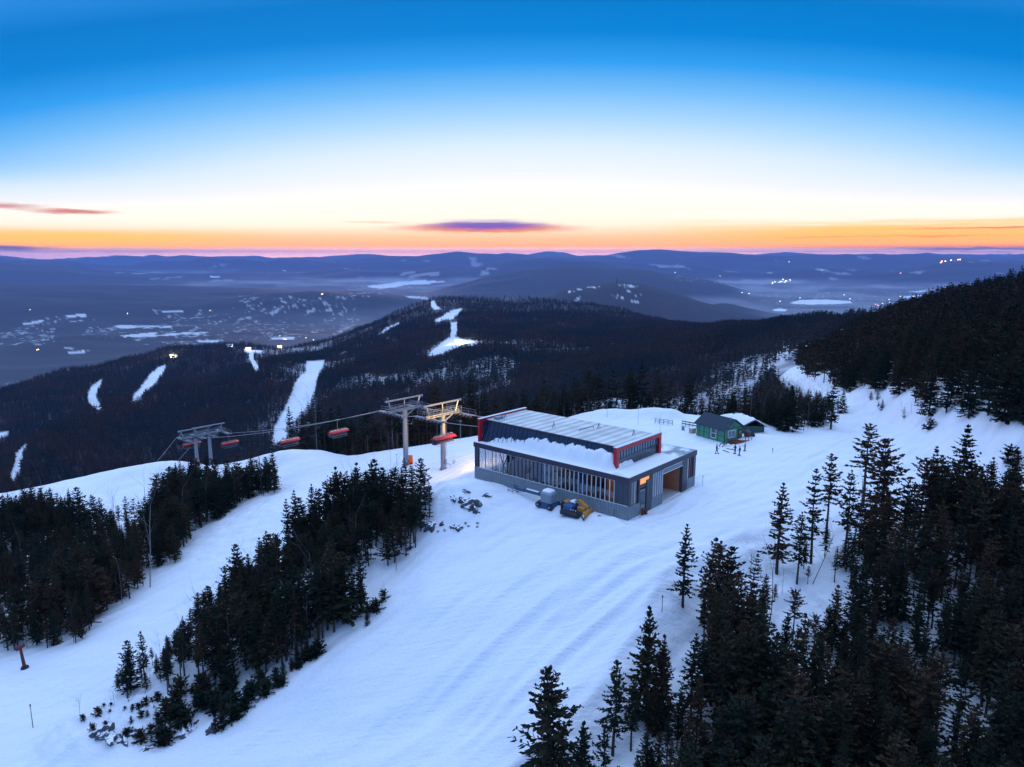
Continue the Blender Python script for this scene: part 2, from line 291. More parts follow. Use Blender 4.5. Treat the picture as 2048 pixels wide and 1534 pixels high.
FIELDS = [[(180, 655), (360, 645), (460, 660), (440, 690), (300, 690), (150, 680)], [(480, 590), (700, 590), (720, 640), (690, 680), (480, 680), (450, 640)],
          [(40, 640), (180, 622), (190, 640), (50, 655)], [(300, 618), (460, 620), (460, 650), (340, 650)], [(0, 650), (120, 655), (110, 690), (0, 690)], [(60, 745), (115, 740), (110, 770), (60, 785)],
          [(1500, 590), (1900, 575), (1900, 635), (1720, 620), (1560, 622)], [(1340, 545), (1600, 555), (1600, 580), (1340, 560)], [(680, 530), (900, 545), (900, 565), (700, 600)],
          [(0, 760), (60, 765), (55, 800), (0, 800)], [(130, 695), (180, 690), (180, 710), (130, 712)]]
FIELDS2 = [[(135, 704), (168, 701), (170, 706), (136, 708)], [(185, 739), (210, 733), (213, 738), (188, 744)], [(230, 652), (240, 650), (345, 652), (340, 656), (240, 657)], [(240, 671), (300, 665), (420, 664), (400, 669), (300, 673), (250, 676)],
           [(395, 681), (450, 680), (430, 685), (396, 684)], [(540, 675), (590, 673), (588, 679), (545, 679)], [(320, 622), (380, 620), (392, 624), (330, 626)], [(45, 648), (85, 639), (88, 643), (50, 650)], [(130, 632), (170, 627), (172, 633), (140, 636)],
           [(90, 754), (105, 750), (108, 760), (92, 765)], [(60, 770), (75, 766), (76, 776), (62, 780)], [(116, 744), (140, 739), (140, 743), (118, 748)], [(800, 588), (850, 592), (860, 600), (820, 596)]]
PXG, PYG = project(GX, GY, Z)
front = GY > 5
def mask(polys, r0, r1):
    m = np.zeros(Z.shape, bool)
    zone = front & (RG > r0) & (RG < r1)
    idx = np.where(zone)
    x, y = PXG[idx], PYG[idx]; v = np.zeros(x.shape, bool)
    for p in polys: v |= inpoly(x, y, p)
    m[idx] = v; return m.astype(np.float32)
ROADP = [(1543, 760), (1550, 738), (1562, 728), (1588, 722), (1606, 738), (1625, 748), (1680, 772), (1745, 780), (1760, 800), (1700, 830), (1690, 860), (1640, 800), (1600, 775)]
VALP = [(1545, 700), (1565, 686), (1640, 664), (1710, 650), (1725, 662), (1650, 695), (1625, 715), (1632, 745), (1600, 738), (1585, 722), (1560, 728)]
m_trail = mask(TRAILS, 600, 2700); m_trailp = mask(TRAILP, 500, 2300); m_hard = mask(HARD, 260, 2000); m_l3 = mask(L3SNOW, 3700, 5200)
m_lake = np.clip(mask(LAKES, 5200, 22000), 0, 1); m_f2 = mask(FIELDS2, 1900, 9000); m_fld = mask(FIELDS, 2700, 12000)
m_road = mask([ROADP], 150, 420); m_under = mask([[(1535, 742), (1560, 728), (1700, 745), (1710, 960), (1535, 960)]], 140, 400); m_val = mask([VALP], 230, 900)
LRF = RK[:, 7][:, None]                           # the plateau's far edge
nearsnow = 1 - sstep(LR[None, :] - LRF, .05, .16)
nearsnow = np.maximum(nearsnow, np.where(GX / np.maximum(GY, 1) > .38, 1 - sstep(RG, 200, 240), 0) * (GY > 0))
edge = fbm(GX / 25, GY / 25, 3, 5)
SNOW = np.maximum.reduce([nearsnow, m_trail, m_road, m_under * .92, m_lake, m_f2 * (fbm(GX / 60, GY / 160, 4, 8) > -.12) * .75, m_l3 * sstep(fbm(GX / 16, GY / 36, 4, 18), -.10, .25) * .75, m_trailp * (fbm(GX / 14, GY / 30, 3, 28) > -.1)])
nz = fbm(GX / 70, GY / 150, 4, 12)
nz = nz * .5 + fbm(GX / 20, GY / 45, 4, 13) * .75
SNOW = np.maximum(SNOW, m_fld * sstep(nz, .20, .52) * .50)
SNOW = np.maximum(SNOW, m_val * sstep(fbm(GX / 7, GY / 10, 4, 15), -.15, .25) * .85)
SNOW = np.maximum(SNOW, m_hard * (.04 + .16 * sstep(fbm(GX / 40, GY / 40, 3, 33), -.1, .4)))
flat = 1 - sstep(Z, np.where(RG < 20000, -455, -430), np.where(RG < 20000, -375, -300))
val = sstep(RG, 3000, 3600) * (.008 + flat * (.08 + .13 * sstep(fbm(GX / 700, GY / 700, 5, 53), -.25, .35)) * (1 + sstep(RG, 8000, 16000))) * (1 - m3 * ((PXG > 1040) & (PXG < 1580)) * (RG < 5200))  # valley flats whitened: open snowfields, plus mist put into the ground colour
val = val * (1 - .85 * (1 - sstep(PXG, 450, 1000)) * (1 - sstep(RG, 9000, 15000)))
SNOW = np.maximum(SNOW, val)
allf = sstep(RG, 9000, 15000) * sstep(fbm(GX / 500, GY / 900, 4, 51), .50, .56) * .35
SNOW = np.maximum(SNOW, allf)
farm = 1 - sstep(RG, 2200, 3200)
farm = farm * (1 - (1 - sstep(PXG, 420, 640)) * .8 * (RG > 600)) * (1 - (1 - sstep(PYG, 655, 700)) * .7 * (RG > 600))
SNOW = np.maximum(SNOW, farm * (.07 + .38 * sstep(fbm(GX / 16, GY / 16, 3, 70), .0, .45) * (1 - sstep(RG, 700, 1700)) + .34 * sstep(fbm(GX / 110, GY / 110, 3, 75), .0, .35)))

# ------------------------------------------------------------------ materials
def srgb(r, g, b):
    f = lambda c: (c / 255) / 12.92 if c / 255 <= .04045 else ((c / 255 + .055) / 1.055) ** 2.4
    return (f(r), f(g), f(b), 1)
def new_mat(name):
    m = bpy.data.materials.new(name); m.use_nodes = True
    nt = m.node_tree; return m, nt, nt.nodes['Principled BSDF']
def N(nt, t, **kw):
    n = nt.nodes.new(t)
    for k, v in kw.items():
        if k in n.inputs.keys() if isinstance(k, str) else False: n.inputs[k].default_value = v
        else: setattr(n, k, v)
    return n
def plain(name, col, rough=.7, metal=0, var=.18, scale=3.0, bump=0, emit=None, estr=0, spec=None):
    """paint, wood, metal...: base colour broken up by noise, optional bump"""
    m, nt, b = new_mat(name)
    tc = N(nt, 'ShaderNodeTexCoord'); no = N(nt, 'ShaderNodeTexNoise'); no.inputs['Scale'].default_value = scale; no.inputs['Detail'].default_value = 5
    nt.links.new(tc.outputs['Object'], no.inputs['Vector'])
    mx = N(nt, 'ShaderNodeMix', data_type='RGBA'); nt.links.new(no.outputs['Fac'], mx.inputs[0])
    c = Vector(col[:3]); mx.inputs[6].default_value = (*(c * (1 - var)), 1); mx.inputs[7].default_value = (*(c * (1 + var)), 1)
    nt.links.new(mx.outputs[2], b.inputs['Base Color'])
    b.inputs['Roughness'].default_value = rough; b.inputs['Metallic'].default_value = metal
    if spec is not None: b.inputs['Specular IOR Level'].default_value = spec
    if bump:
        bp = N(nt, 'ShaderNodeBump'); bp.inputs['Strength'].default_value = bump; bp.inputs['Distance'].default_value = .03
        nt.links.new(no.outputs['Fac'], bp.inputs['Height']); nt.links.new(bp.outputs['Normal'], b.inputs['Normal'])
    if emit: b.inputs['Emission Color'].default_value = emit; b.inputs['Emission Strength'].default_value = estr
    return m
M = {}
def snow_mat(name, scale=1.0):
    m, nt, b = new_mat(name)
    tc = N(nt, 'ShaderNodeNewGeometry'); no = N(nt, 'ShaderNodeTexNoise'); no.inputs['Scale'].default_value = 1.6 * scale; no.inputs['Detail'].default_value = 8; no.inputs['Roughness'].default_value = .62
    nt.links.new(tc.outputs['Position'], no.inputs['Vector'])
    mx = N(nt, 'ShaderNodeMix', data_type='RGBA'); nt.links.new(no.outputs['Fac'], mx.inputs[0])
    mx.inputs[6].default_value = (.78, .83, .90, 1); mx.inputs[7].default_value = (.90, .92, .95, 1)
    nt.links.new(mx.outputs[2], b.inputs['Base Color']); b.inputs['Roughness'].default_value = .65; b.inputs['Specular IOR Level'].default_value = .25
    bp = N(nt, 'ShaderNodeBump'); bp.inputs['Strength'].default_value = .5; bp.inputs['Distance'].default_value = .08
    nt.links.new(no.outputs['Fac'], bp.inputs['Height']); nt.links.new(bp.outputs['Normal'], b.inputs['Normal'])
    return m
M['snow'] = snow_mat('snow_pile')
M['concrete'] = plain('concrete', (.45, .47, .48), .85, var=.22, scale=2.2, bump=.3)
M['slate'] = plain('dark_cladding', (.055, .060, .085), .45, var=.2, scale=1.5)
M['fascia'] = plain('fascia_metal', (.045, .035, .060), .5, var=.15)
M['red'] = plain('red_metal', (.50, .012, .022), .38, var=.12)
M['redplastic'] = plain('red_bubble', (.50, .010, .018), .16, var=.1)
M['whitecap'] = plain('pale_flashing', (.72, .76, .80), .4, var=.08)
M['steel'] = plain('galvanised_steel', (.24, .26, .30), .48, .55, var=.2, scale=4)
M['polesteel'] = plain('tower_steel', (.27, .29, .35), .5, .25, var=.16, scale=1.2)
M['cable'] = plain('steel_cable', (.42, .42, .45), .4, .5)
M['black'] = plain('black_rubber', (.018, .018, .020), .7, var=.3)
M['orange'] = plain('orange_padding', (.85, .13, .01), .7)
M['yellow'] = plain('worn_yellow_paint', (.50, .22, .035), .55, var=.45, scale=1.6, bump=.3)
M['graypaint'] = plain('grey_blue_paint', (.20, .25, .30), .5, var=.12)
M['bluepaint'] = plain('deep_blue_paint', (.02, .07, .18), .5, var=.2)
M['woodred'] = plain('red_stained_deck', (.17, .035, .02), .8, var=.25, scale=6)
M['wood'] = plain('brown_wood', (.16, .085, .045), .75, var=.35, scale=5)
M['ply'] = plain('plywood', (.46, .33, .19), .8, var=.15)
M['weathered'] = plain('weathered_wood', (.10, .085, .085), .85, var=.3, scale=5)
M['white'] = plain('white_paint', (.75, .77, .8), .5, var=.05)
M['green'] = plain('green_board', (.06, .25, .15), .75, var=.25, scale=2.5, bump=.15)
M['greentrim'] = plain('dark_green_trim', (.02, .075, .06), .7)
M['shingle'] = plain('dark_shingle', (.022, .040, .065), .85, var=.3, scale=9, bump=.5)
M['tarp'] = plain('green_tarpaulin', (.03, .07, .075), .7, var=.3, scale=1.5)
M['glassdark'] = plain('dark_glass', (.02, .04, .065), .06, var=.3, scale=.6, spec=.8)
M['glasslight'] = plain('sky_lit_glass', (.10, .17, .24), .10, var=.5, scale=.9, spec=.9)
M['skin'] = plain('skin', (.42, .24, .17), .6, var=.05)
M['jacketdark'] = plain('dark_jacket', (.018, .02, .032), .8)
M['jacketred'] = plain('maroon_jacket', (.09, .015, .03), .8)
M['jacketteal'] = plain('teal_jacket', (.05, .20, .22), .8)
M['pants'] = plain('ski_trousers', (.015, .016, .022), .8)
M['seat'] = plain('chair_upholstery', (.10, .11, .16), .7)
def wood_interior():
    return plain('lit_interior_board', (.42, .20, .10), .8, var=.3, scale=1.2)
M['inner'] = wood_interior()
def glass_see():
    m, nt, b = new_mat('window_glass')
    out = nt.nodes['Material Output']
    g = N(nt, 'ShaderNodeBsdfGlossy'); g.inputs['Roughness'].default_value = .03; g.inputs['Color'].default_value = (.9, .95, 1, 1)
    t = N(nt, 'ShaderNodeBsdfTransparent'); t.inputs['Color'].default_value = (.62, .68, .74, 1)
    l0 = N(nt, 'ShaderNodeLayerWeight'); l0.inputs['Blend'].default_value = .5
    lp = N(nt, 'ShaderNodeMath', operation='POWER'); nt.links.new(l0.outputs['Facing'], lp.inputs[0]); lp.inputs[1].default_value = 3.0
    lw = N(nt, 'ShaderNodeMath', operation='MULTIPLY_ADD'); nt.links.new(lp.outputs[0], lw.inputs[0]); lw.inputs[1].default_value = .75; lw.inputs[2].default_value = .07
    mx = N(nt, 'ShaderNodeMixShader'); nt.links.new(lw.outputs[0], mx.inputs[0]); nt.links.new(t.outputs[0], mx.inputs[1]); nt.links.new(g.outputs[0], mx.inputs[2])
    nt.links.new(mx.outputs[0], out.inputs['Surface']); return m
M['glass'] = glass_see()
def rock_mat():
    m, nt, b = new_mat('rock_with_snow')
    g = N(nt, 'ShaderNodeNewGeometry'); s = N(nt, 'ShaderNodeSeparateXYZ'); nt.links.new(g.outputs['Normal'], s.inputs[0])
    no = N(nt, 'ShaderNodeTexNoise'); no.inputs['Scale'].default_value = 2.5; no.inputs['Detail'].default_value = 6; nt.links.new(g.outputs['Position'], no.inputs['Vector'])
    a = N(nt, 'ShaderNodeMath', operation='MULTIPLY_ADD'); nt.links.new(no.outputs['Fac'], a.inputs[0]); a.inputs[1].default_value = .5; nt.links.new(s.outputs['Z'], a.inputs[2])
    r = N(nt, 'ShaderNodeMapRange'); r.inputs[1].default_value = .90; r.inputs[2].default_value = .98; nt.links.new(a.outputs[0], r.inputs[0])
    mx = N(nt, 'ShaderNodeMix', data_type='RGBA'); nt.links.new(r.outputs[0], mx.inputs[0]); mx.inputs[7].default_value = (.82, .86, .92, 1)
    c = N(nt, 'ShaderNodeMix', data_type='RGBA'); nt.links.new(no.outputs['Fac'], c.inputs[0]); c.inputs[6].default_value = (.03, .035, .045, 1); c.inputs[7].default_value = (.13, .135, .15, 1)
    nt.links.new(c.outputs[2], mx.inputs[6]); nt.links.new(mx.outputs[2], b.inputs['Base Color']); b.inputs['Roughness'].default_value = .85
    return m
M['rock'] = rock_mat()
def metal_roof():
    m, nt, b = new_mat('ribbed_metal_roof')
    tc = N(nt, 'ShaderNodeTexCoord'); s = N(nt, 'ShaderNodeSeparateXYZ'); nt.links.new(tc.outputs['Object'], s.inputs[0])
    def wav(sock, k):
        a = N(nt, 'ShaderNodeMath', operation='MULTIPLY'); nt.links.new(sock, a.inputs[0]); a.inputs[1].default_value = k
        f = N(nt, 'ShaderNodeMath', operation='SINE'); nt.links.new(a.outputs[0], f.inputs[0]); return f.outputs[0]
    rib = wav(s.outputs['X'], 2 * math.pi / .42)
    ban = wav(s.outputs['Y'], 2 * math.pi / 1.55)
    no = N(nt, 'ShaderNodeTexNoise'); no.inputs['Scale'].default_value = .35; no.inputs['Detail'].default_value = 6; nt.links.new(tc.outputs['Object'], no.inputs['Vector'])
    ad = N(nt, 'ShaderNodeMath', operation='MULTIPLY_ADD'); nt.links.new(ban, ad.inputs[0]); ad.inputs[1].default_value = .22; nt.links.new(no.outputs['Fac'], ad.inputs[2])
    ra = N(nt, 'ShaderNodeMath', operation='MULTIPLY_ADD'); nt.links.new(rib, ra.inputs[0]); ra.inputs[1].default_value = .16; nt.links.new(ad.outputs[0], ra.inputs[2])
    mr = N(nt, 'ShaderNodeMapRange'); mr.inputs[1].default_value = .25; mr.inputs[2].default_value = .85; nt.links.new(ra.outputs[0], mr.inputs[0])
    mx = N(nt, 'ShaderNodeMix', data_type='RGBA'); nt.links.new(mr.outputs[0], mx.inputs[0]); mx.inputs[6].default_value = (.38, .42, .43, 1); mx.inputs[7].default_value = (.80, .82, .80, 1)
    nt.links.new(mx.outputs[2], b.inputs['Base Color']); b.inputs['Roughness'].default_value = .4; b.inputs['Metallic'].default_value = .05
    bp = N(nt, 'ShaderNodeBump'); bp.inputs['Distance'].default_value = .05; bp.inputs['Strength'].default_value = .8; nt.links.new(rib, bp.inputs['Height']); nt.links.new(bp.outputs['Normal'], b.inputs['Normal'])
    return m
M['roof'] = metal_roof()
def striped(name, c1, c2, axis, k, rough=.8):
    m, nt, b = new_mat(name)
    tc = N(nt, 'ShaderNodeTexCoord'); s = N(nt, 'ShaderNodeSeparateXYZ'); nt.links.new(tc.outputs['Object'], s.inputs[0])
    ad = N(nt, 'ShaderNodeMath', operation='ADD'); nt.links.new(s.outputs['X'], ad.inputs[0]); nt.links.new(s.outputs['Y'], ad.inputs[1])
    a = N(nt, 'ShaderNodeMath', operation='MULTIPLY'); nt.links.new(ad.outputs[0], a.inputs[0]); a.inputs[1].default_value = k
    f = N(nt, 'ShaderNodeMath', operation='FRACT'); nt.links.new(a.outputs[0], f.inputs[0])
    g = N(nt, 'ShaderNodeMath', operation='LESS_THAN'); nt.links.new(f.outputs[0], g.inputs[0]); g.inputs[1].default_value = .12
    no = N(nt, 'ShaderNodeTexNoise'); no.inputs['Scale'].default_value = 1.3; no.inputs['Detail'].default_value = 6; nt.links.new(tc.outputs['Object'], no.inputs['Vector'])
    c = N(nt, 'ShaderNodeMix', data_type='RGBA'); nt.links.new(no.outputs['Fac'], c.inputs[0]); c.inputs[6].default_value = (*[v * .7 for v in c1], 1); c.inputs[7].default_value = (*[v * 1.3 for v in c1], 1)
    mx = N(nt, 'ShaderNodeMix', data_type='RGBA'); nt.links.new(g.outputs[0], mx.inputs[0]); nt.links.new(c.outputs[2], mx.inputs[6]); mx.inputs[7].default_value = (*c2, 1)
    nt.links.new(mx.outputs[2], b.inputs['Base Color']); b.inputs['Roughness'].default_value = rough
    return m
M['formwork'] = striped('board_marked_concrete', (.22, .26, .29), (.10, .12, .15), 'x', 2.2)
M['panel'] = striped('dark_panel_cladding', (.05, .06, .08), (.03, .03, .045), 'x', 1.1, .5)

def needle_mat(name, c1, c2, c3):
    m, nt, b = new_mat(name)
    oi = N(nt, 'ShaderNodeObjectInfo'); g = N(nt, 'ShaderNodeNewGeometry')
    no = N(nt, 'ShaderNodeTexNoise'); no.inputs['Scale'].default_value = .9; no.inputs['Detail'].default_value = 3
    nt.links.new(g.outputs['Position'], no.inputs['Vector'])
    a = N(nt, 'ShaderNodeMath', operation='MULTIPLY_ADD'); nt.links.new(oi.outputs['Random'], a.inputs[0]); a.inputs[1].default_value = .6
    s = N(nt, 'ShaderNodeMath', operation='SUBTRACT'); nt.links.new(no.outputs['Fac'], s.inputs[0]); s.inputs[1].default_value = .28; nt.links.new(s.outputs[0], a.inputs[2])
    nb_ = N(nt, 'ShaderNodeTexNoise'); nb_.inputs['Scale'].default_value = .011; nb_.inputs['Detail'].default_value = 4; nt.links.new(g.outputs['Position'], nb_.inputs['Vector'])
    a2 = N(nt, 'ShaderNodeMath', operation='MULTIPLY_ADD'); nt.links.new(nb_.outputs['Fac'], a2.inputs[0]); a2.inputs[1].default_value = 1.8; nt.links.new(a.outputs[0], a2.inputs[2])
    a3 = N(nt, 'ShaderNodeMath', operation='SUBTRACT'); nt.links.new(a2.outputs[0], a3.inputs[0]); a3.inputs[1].default_value = .85
    cr = N(nt, 'ShaderNodeValToRGB'); e = cr.color_ramp.elements; e[0].position = 0; e[0].color = c1; e[1].position = .5; e[1].color = c2
    e.new(.95).color = c3
    nt.links.new(a3.outputs[0], cr.inputs[0]); nt.links.new(cr.outputs[0], b.inputs['Base Color'])
    b.inputs['Roughness'].default_value = .9; b.inputs['Specular IOR Level'].default_value = .04
    return m
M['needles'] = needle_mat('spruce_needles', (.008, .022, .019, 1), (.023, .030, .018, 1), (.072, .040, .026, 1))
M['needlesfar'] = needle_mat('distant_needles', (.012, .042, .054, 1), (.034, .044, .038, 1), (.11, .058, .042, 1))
M['bark'] = plain('spruce_bark', (.045, .035, .032), .9, var=.3, scale=5)
M['twig'] = plain('bare_twigs', (.045, .028, .026), .9, var=.3)
M['birch'] = plain('pale_birch_bark', (.17, .165, .18), .8, var=.35, scale=3)

# ------------------------------------------------------------------ mesh helpers
class MB:
    def __init__(s): s.v = []; s.f = []; s.m = []; s.smooth = False
    def add(s, vs, fs, mi=0):
        o = len(s.v); s.v.extend(vs); s.f.extend([tuple(i + o for i in f) for f in fs]); s.m.extend([mi] * len(fs)); return s
    def box(s, x0, x1, y0, y1, z0, z1, mi=0):
        v = [(x, y, z) for z in (z0, z1) for x, y in ((x0, y0), (x1, y0), (x1, y1), (x0, y1))]
        return s.add(v, [(0, 3, 2, 1), (4, 5, 6, 7), (0, 1, 5, 4), (1, 2, 6, 5), (2, 3, 7, 6), (3, 0, 4, 7)], mi)
    def bbox(s, cx, cy, cz, sx, sy, sz, mi=0, b=.04):
        """box with chamfered vertical and top edges"""
        hx, hy, hz = sx / 2, sy / 2, sz / 2; b = min(b, hx * .8, hy * .8, hz * .8)
        def ring(ix, z): return [(cx + a, cy + c, z) for a, c in ((-hx + ix, -hy + b + ix), (-hx + b + ix, -hy + ix), (hx - b - ix, -hy + ix), (hx - ix, -hy + b + ix), (hx - ix, hy - b - ix), (hx - b - ix, hy - ix), (-hx + b + ix, hy - ix), (-hx + ix, hy - b - ix))]
        rs = [ring(0, cz - hz), ring(0, cz + hz - b), ring(b * .9, cz + hz)]
        v = sum(rs, []); f = []
        for k in range(2):
            for i in range(8): j = (i + 1) % 8; f.append((k * 8 + i, k * 8 + j, k * 8 + 8 + j, k * 8 + 8 + i))
        f.append(tuple(range(16, 24))); f.append(tuple(range(7, -1, -1)))
        return s.add(v, f, mi)
    def hull(s, bottom, top, mi=0):
        n = len(bottom); f = [tuple(range(n - 1, -1, -1)), tuple(range(n, 2 * n))]
        for i in range(n): j = (i + 1) % n; f.append((i, j, n + j, n + i))
        return s.add(list(bottom) + list(top), f, mi)
    def tube(s, p, q, r0, r1=None, n=8, mi=0, cap=True):
        r1 = r0 if r1 is None else r1; p = Vector(p); q = Vector(q); d = q - p
        if d.length < 1e-6: return s
        d.normalize(); a = d.cross(Vector((0, 0, 1)) if abs(d.z) < .9 else Vector((1, 0, 0))).normalized(); c = d.cross(a)
        v = []
        for o, r in ((p, r0), (q, r1)):
            for i in range(n): t = 2 * math.pi * i / n; v.append(tuple(o + a * (r * math.cos(t)) + c * (r * math.sin(t))))
        f = [(i, (i + 1) % n, n + (i + 1) % n, n + i) for i in range(n)]
        if cap: f += [tuple(range(n - 1, -1, -1)), tuple(range(n, 2 * n))]
        return s.add(v, f, mi)
    def path(s, pts, r, n=6, mi=0):
        for a, b in zip(pts, pts[1:]): s.tube(a, b, r, r, n, mi)
        return s
    def build(s, name, mats, parent=None, loc=None, smooth=False):
        me = bpy.data.meshes.new(name); me.from_pydata(s.v, [], s.f)
        mats = mats if isinstance(mats, (list, tuple)) else [mats]
        for m in mats: me.materials.append(M[m] if isinstance(m, str) else m)
        if len(mats) > 1: me.polygons.foreach_set('material_index', s.m)
        if smooth: me.polygons.foreach_set('use_smooth', [True] * len(s.f))
        me.update()
        o = bpy.data.objects.new(name, me); COL.objects.link(o)
        if parent: o.parent = parent
        if loc is not None: o.location = loc
        return o
def tag(o, label=None, cat=None, group=None, kind=None):
    if label: o['label'] = label
    if cat: o['category'] = cat
    if group: o['group'] = group
    if kind: o['kind'] = kind
    return o
def thing(name, loc, rz=0, label=None, cat=None, group=None):
    o = bpy.data.objects.new(name, None); COL.objects.link(o); o.location = loc; o.rotation_euler = (0, 0, rz)
    o.empty_display_size = .3
    return tag(o, label, cat, group)
def copy_tree(o, parent=None):
    c = o.copy(); COL.objects.link(c); c.parent = parent
    for ch in o.children: copy_tree(ch, c)
    return c

# ------------------------------------------------------------------ ground sheet
def np_mesh(name, co, quads, attrs=None, smooth=True):
    me = bpy.data.meshes.new(name)
    nv, nf = len(co), len(quads)
    me.vertices.add(nv); me.vertices.foreach_set('co', co.astype(np.float32).ravel())
    me.loops.add(nf * 4); me.loops.foreach_set('vertex_index', quads.astype(np.int32).ravel())
    me.polygons.add(nf); me.polygons.foreach_set('loop_start', np.arange(0, nf * 4, 4, dtype=np.int32))
    me.polygons.foreach_set('use_smooth', np.full(nf, smooth))
    for k, a in (attrs or {}).items():
        at_ = me.attributes.new(k, 'FLOAT', 'POINT'); at_.data.foreach_set('value', a.astype(np.float32).ravel())
    me.update(calc_edges=True); me.validate(verbose=False); return me
ii, jj = np.meshgrid(np.arange(NA), np.arange(NR - 1), indexing='ij')
i2 = (ii + 1) % NA
quads = np.stack([ii * NR + jj, ii * NR + jj + 1, i2 * NR + jj + 1, i2 * NR + jj], -1).reshape(-1, 4)
co = np.stack([GX, GY, Z], -1).reshape(-1, 3)
gme = np_mesh('ground', co, quads[:, ::-1], {'snow': SNOW, 'near': 1 - sstep(RG, 90, 260), 'hard': m_hard})
def ground_mat():
    m, nt, b = new_mat('snowy_ground')
    A = lambda n: N(nt, 'ShaderNodeAttribute', attribute_name=n).outputs['Fac']
    g = N(nt, 'ShaderNodeNewGeometry')
    def noise(sc, det=6, vec=None, rough=.5):
        n = N(nt, 'ShaderNodeTexNoise'); n.inputs['Scale'].default_value = sc; n.inputs['Detail'].default_value = det; n.inputs['Roughness'].default_value = rough
        nt.links.new(vec or g.outputs['Position'], n.inputs['Vector']); return n.outputs['Fac']
    def mixc(f, a, c):
        mx = N(nt, 'ShaderNodeMix', data_type='RGBA'); nt.links.new(f, mx.inputs[0])
        for k, s in ((6, a), (7, c)):
            if isinstance(s, tuple): mx.inputs[k].default_value = s
            else: nt.links.new(s, mx.inputs[k])
        return mx.outputs[2]
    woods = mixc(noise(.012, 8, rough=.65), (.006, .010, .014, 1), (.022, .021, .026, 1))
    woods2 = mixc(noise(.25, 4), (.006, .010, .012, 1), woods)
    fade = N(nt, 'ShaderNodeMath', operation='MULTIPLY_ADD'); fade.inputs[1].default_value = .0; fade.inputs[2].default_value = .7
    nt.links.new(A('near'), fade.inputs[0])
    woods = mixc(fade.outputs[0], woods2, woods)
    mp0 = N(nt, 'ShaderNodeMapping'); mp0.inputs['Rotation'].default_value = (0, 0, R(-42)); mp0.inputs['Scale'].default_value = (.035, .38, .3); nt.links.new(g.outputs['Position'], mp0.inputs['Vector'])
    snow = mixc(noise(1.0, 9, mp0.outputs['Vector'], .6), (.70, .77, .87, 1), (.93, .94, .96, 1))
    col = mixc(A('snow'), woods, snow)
    nt.links.new(col, b.inputs['Base Color']); b.inputs['Roughness'].default_value = .68; b.inputs['Specular IOR Level'].default_value = .2
    # fine wind ripple and corduroy of the groomed snow, near the summit only
    mp = N(nt, 'ShaderNodeMapping'); mp.inputs['Rotation'].default_value = (0, 0, R(-42)); mp.inputs['Scale'].default_value = (.16, 2.2, 1)
    nt.links.new(g.outputs['Position'], mp.inputs['Vector'])
    h1 = noise(1.0, 5, mp.outputs['Vector']); h2 = noise(2.6, 8, rough=.62)
    a0 = N(nt, 'ShaderNodeMath', operation='MULTIPLY_ADD'); nt.links.new(h1, a0.inputs[0]); a0.inputs[1].default_value = 1.1; nt.links.new(h2, a0.inputs[2])
    wv = N(nt, 'ShaderNodeTexWave'); wv.bands_direction = 'Y'; wv.inputs['Scale'].default_value = .14; wv.inputs['Distortion'].default_value = 3.0; wv.inputs['Detail'].default_value = 3; wv.inputs['Detail Scale'].default_value = .25
    mp3 = N(nt, 'ShaderNodeMapping'); mp3.inputs['Rotation'].default_value = (0, 0, R(-38)); nt.links.new(g.outputs['Position'], mp3.inputs['Vector']); nt.links.new(mp3.outputs[0], wv.inputs['Vector'])
    a = N(nt, 'ShaderNodeMath', operation='MULTIPLY_ADD'); nt.links.new(wv.outputs['Fac'], a.inputs[0]); a.inputs[1].default_value = .8; nt.links.new(a0.outputs[0], a.inputs[2])
    bp = N(nt, 'ShaderNodeBump'); bp.inputs['Distance'].default_value = .16
    st = N(nt, 'ShaderNodeMath', operation='MULTIPLY'); nt.links.new(A('near'), st.inputs[0]); st.inputs[1].default_value = .9
    nt.links.new(st.outputs[0], bp.inputs['Strength']); nt.links.new(a.outputs[0], bp.inputs['Height']); nt.links.new(bp.outputs['Normal'], b.inputs['Normal'])
    return m
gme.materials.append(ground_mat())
gob = bpy.data.objects.new('ground', gme); COL.objects.link(gob); tag(gob, 'snow covered summit, ski pistes and forested valley floor running to the far hills', 'ground', kind='structure')

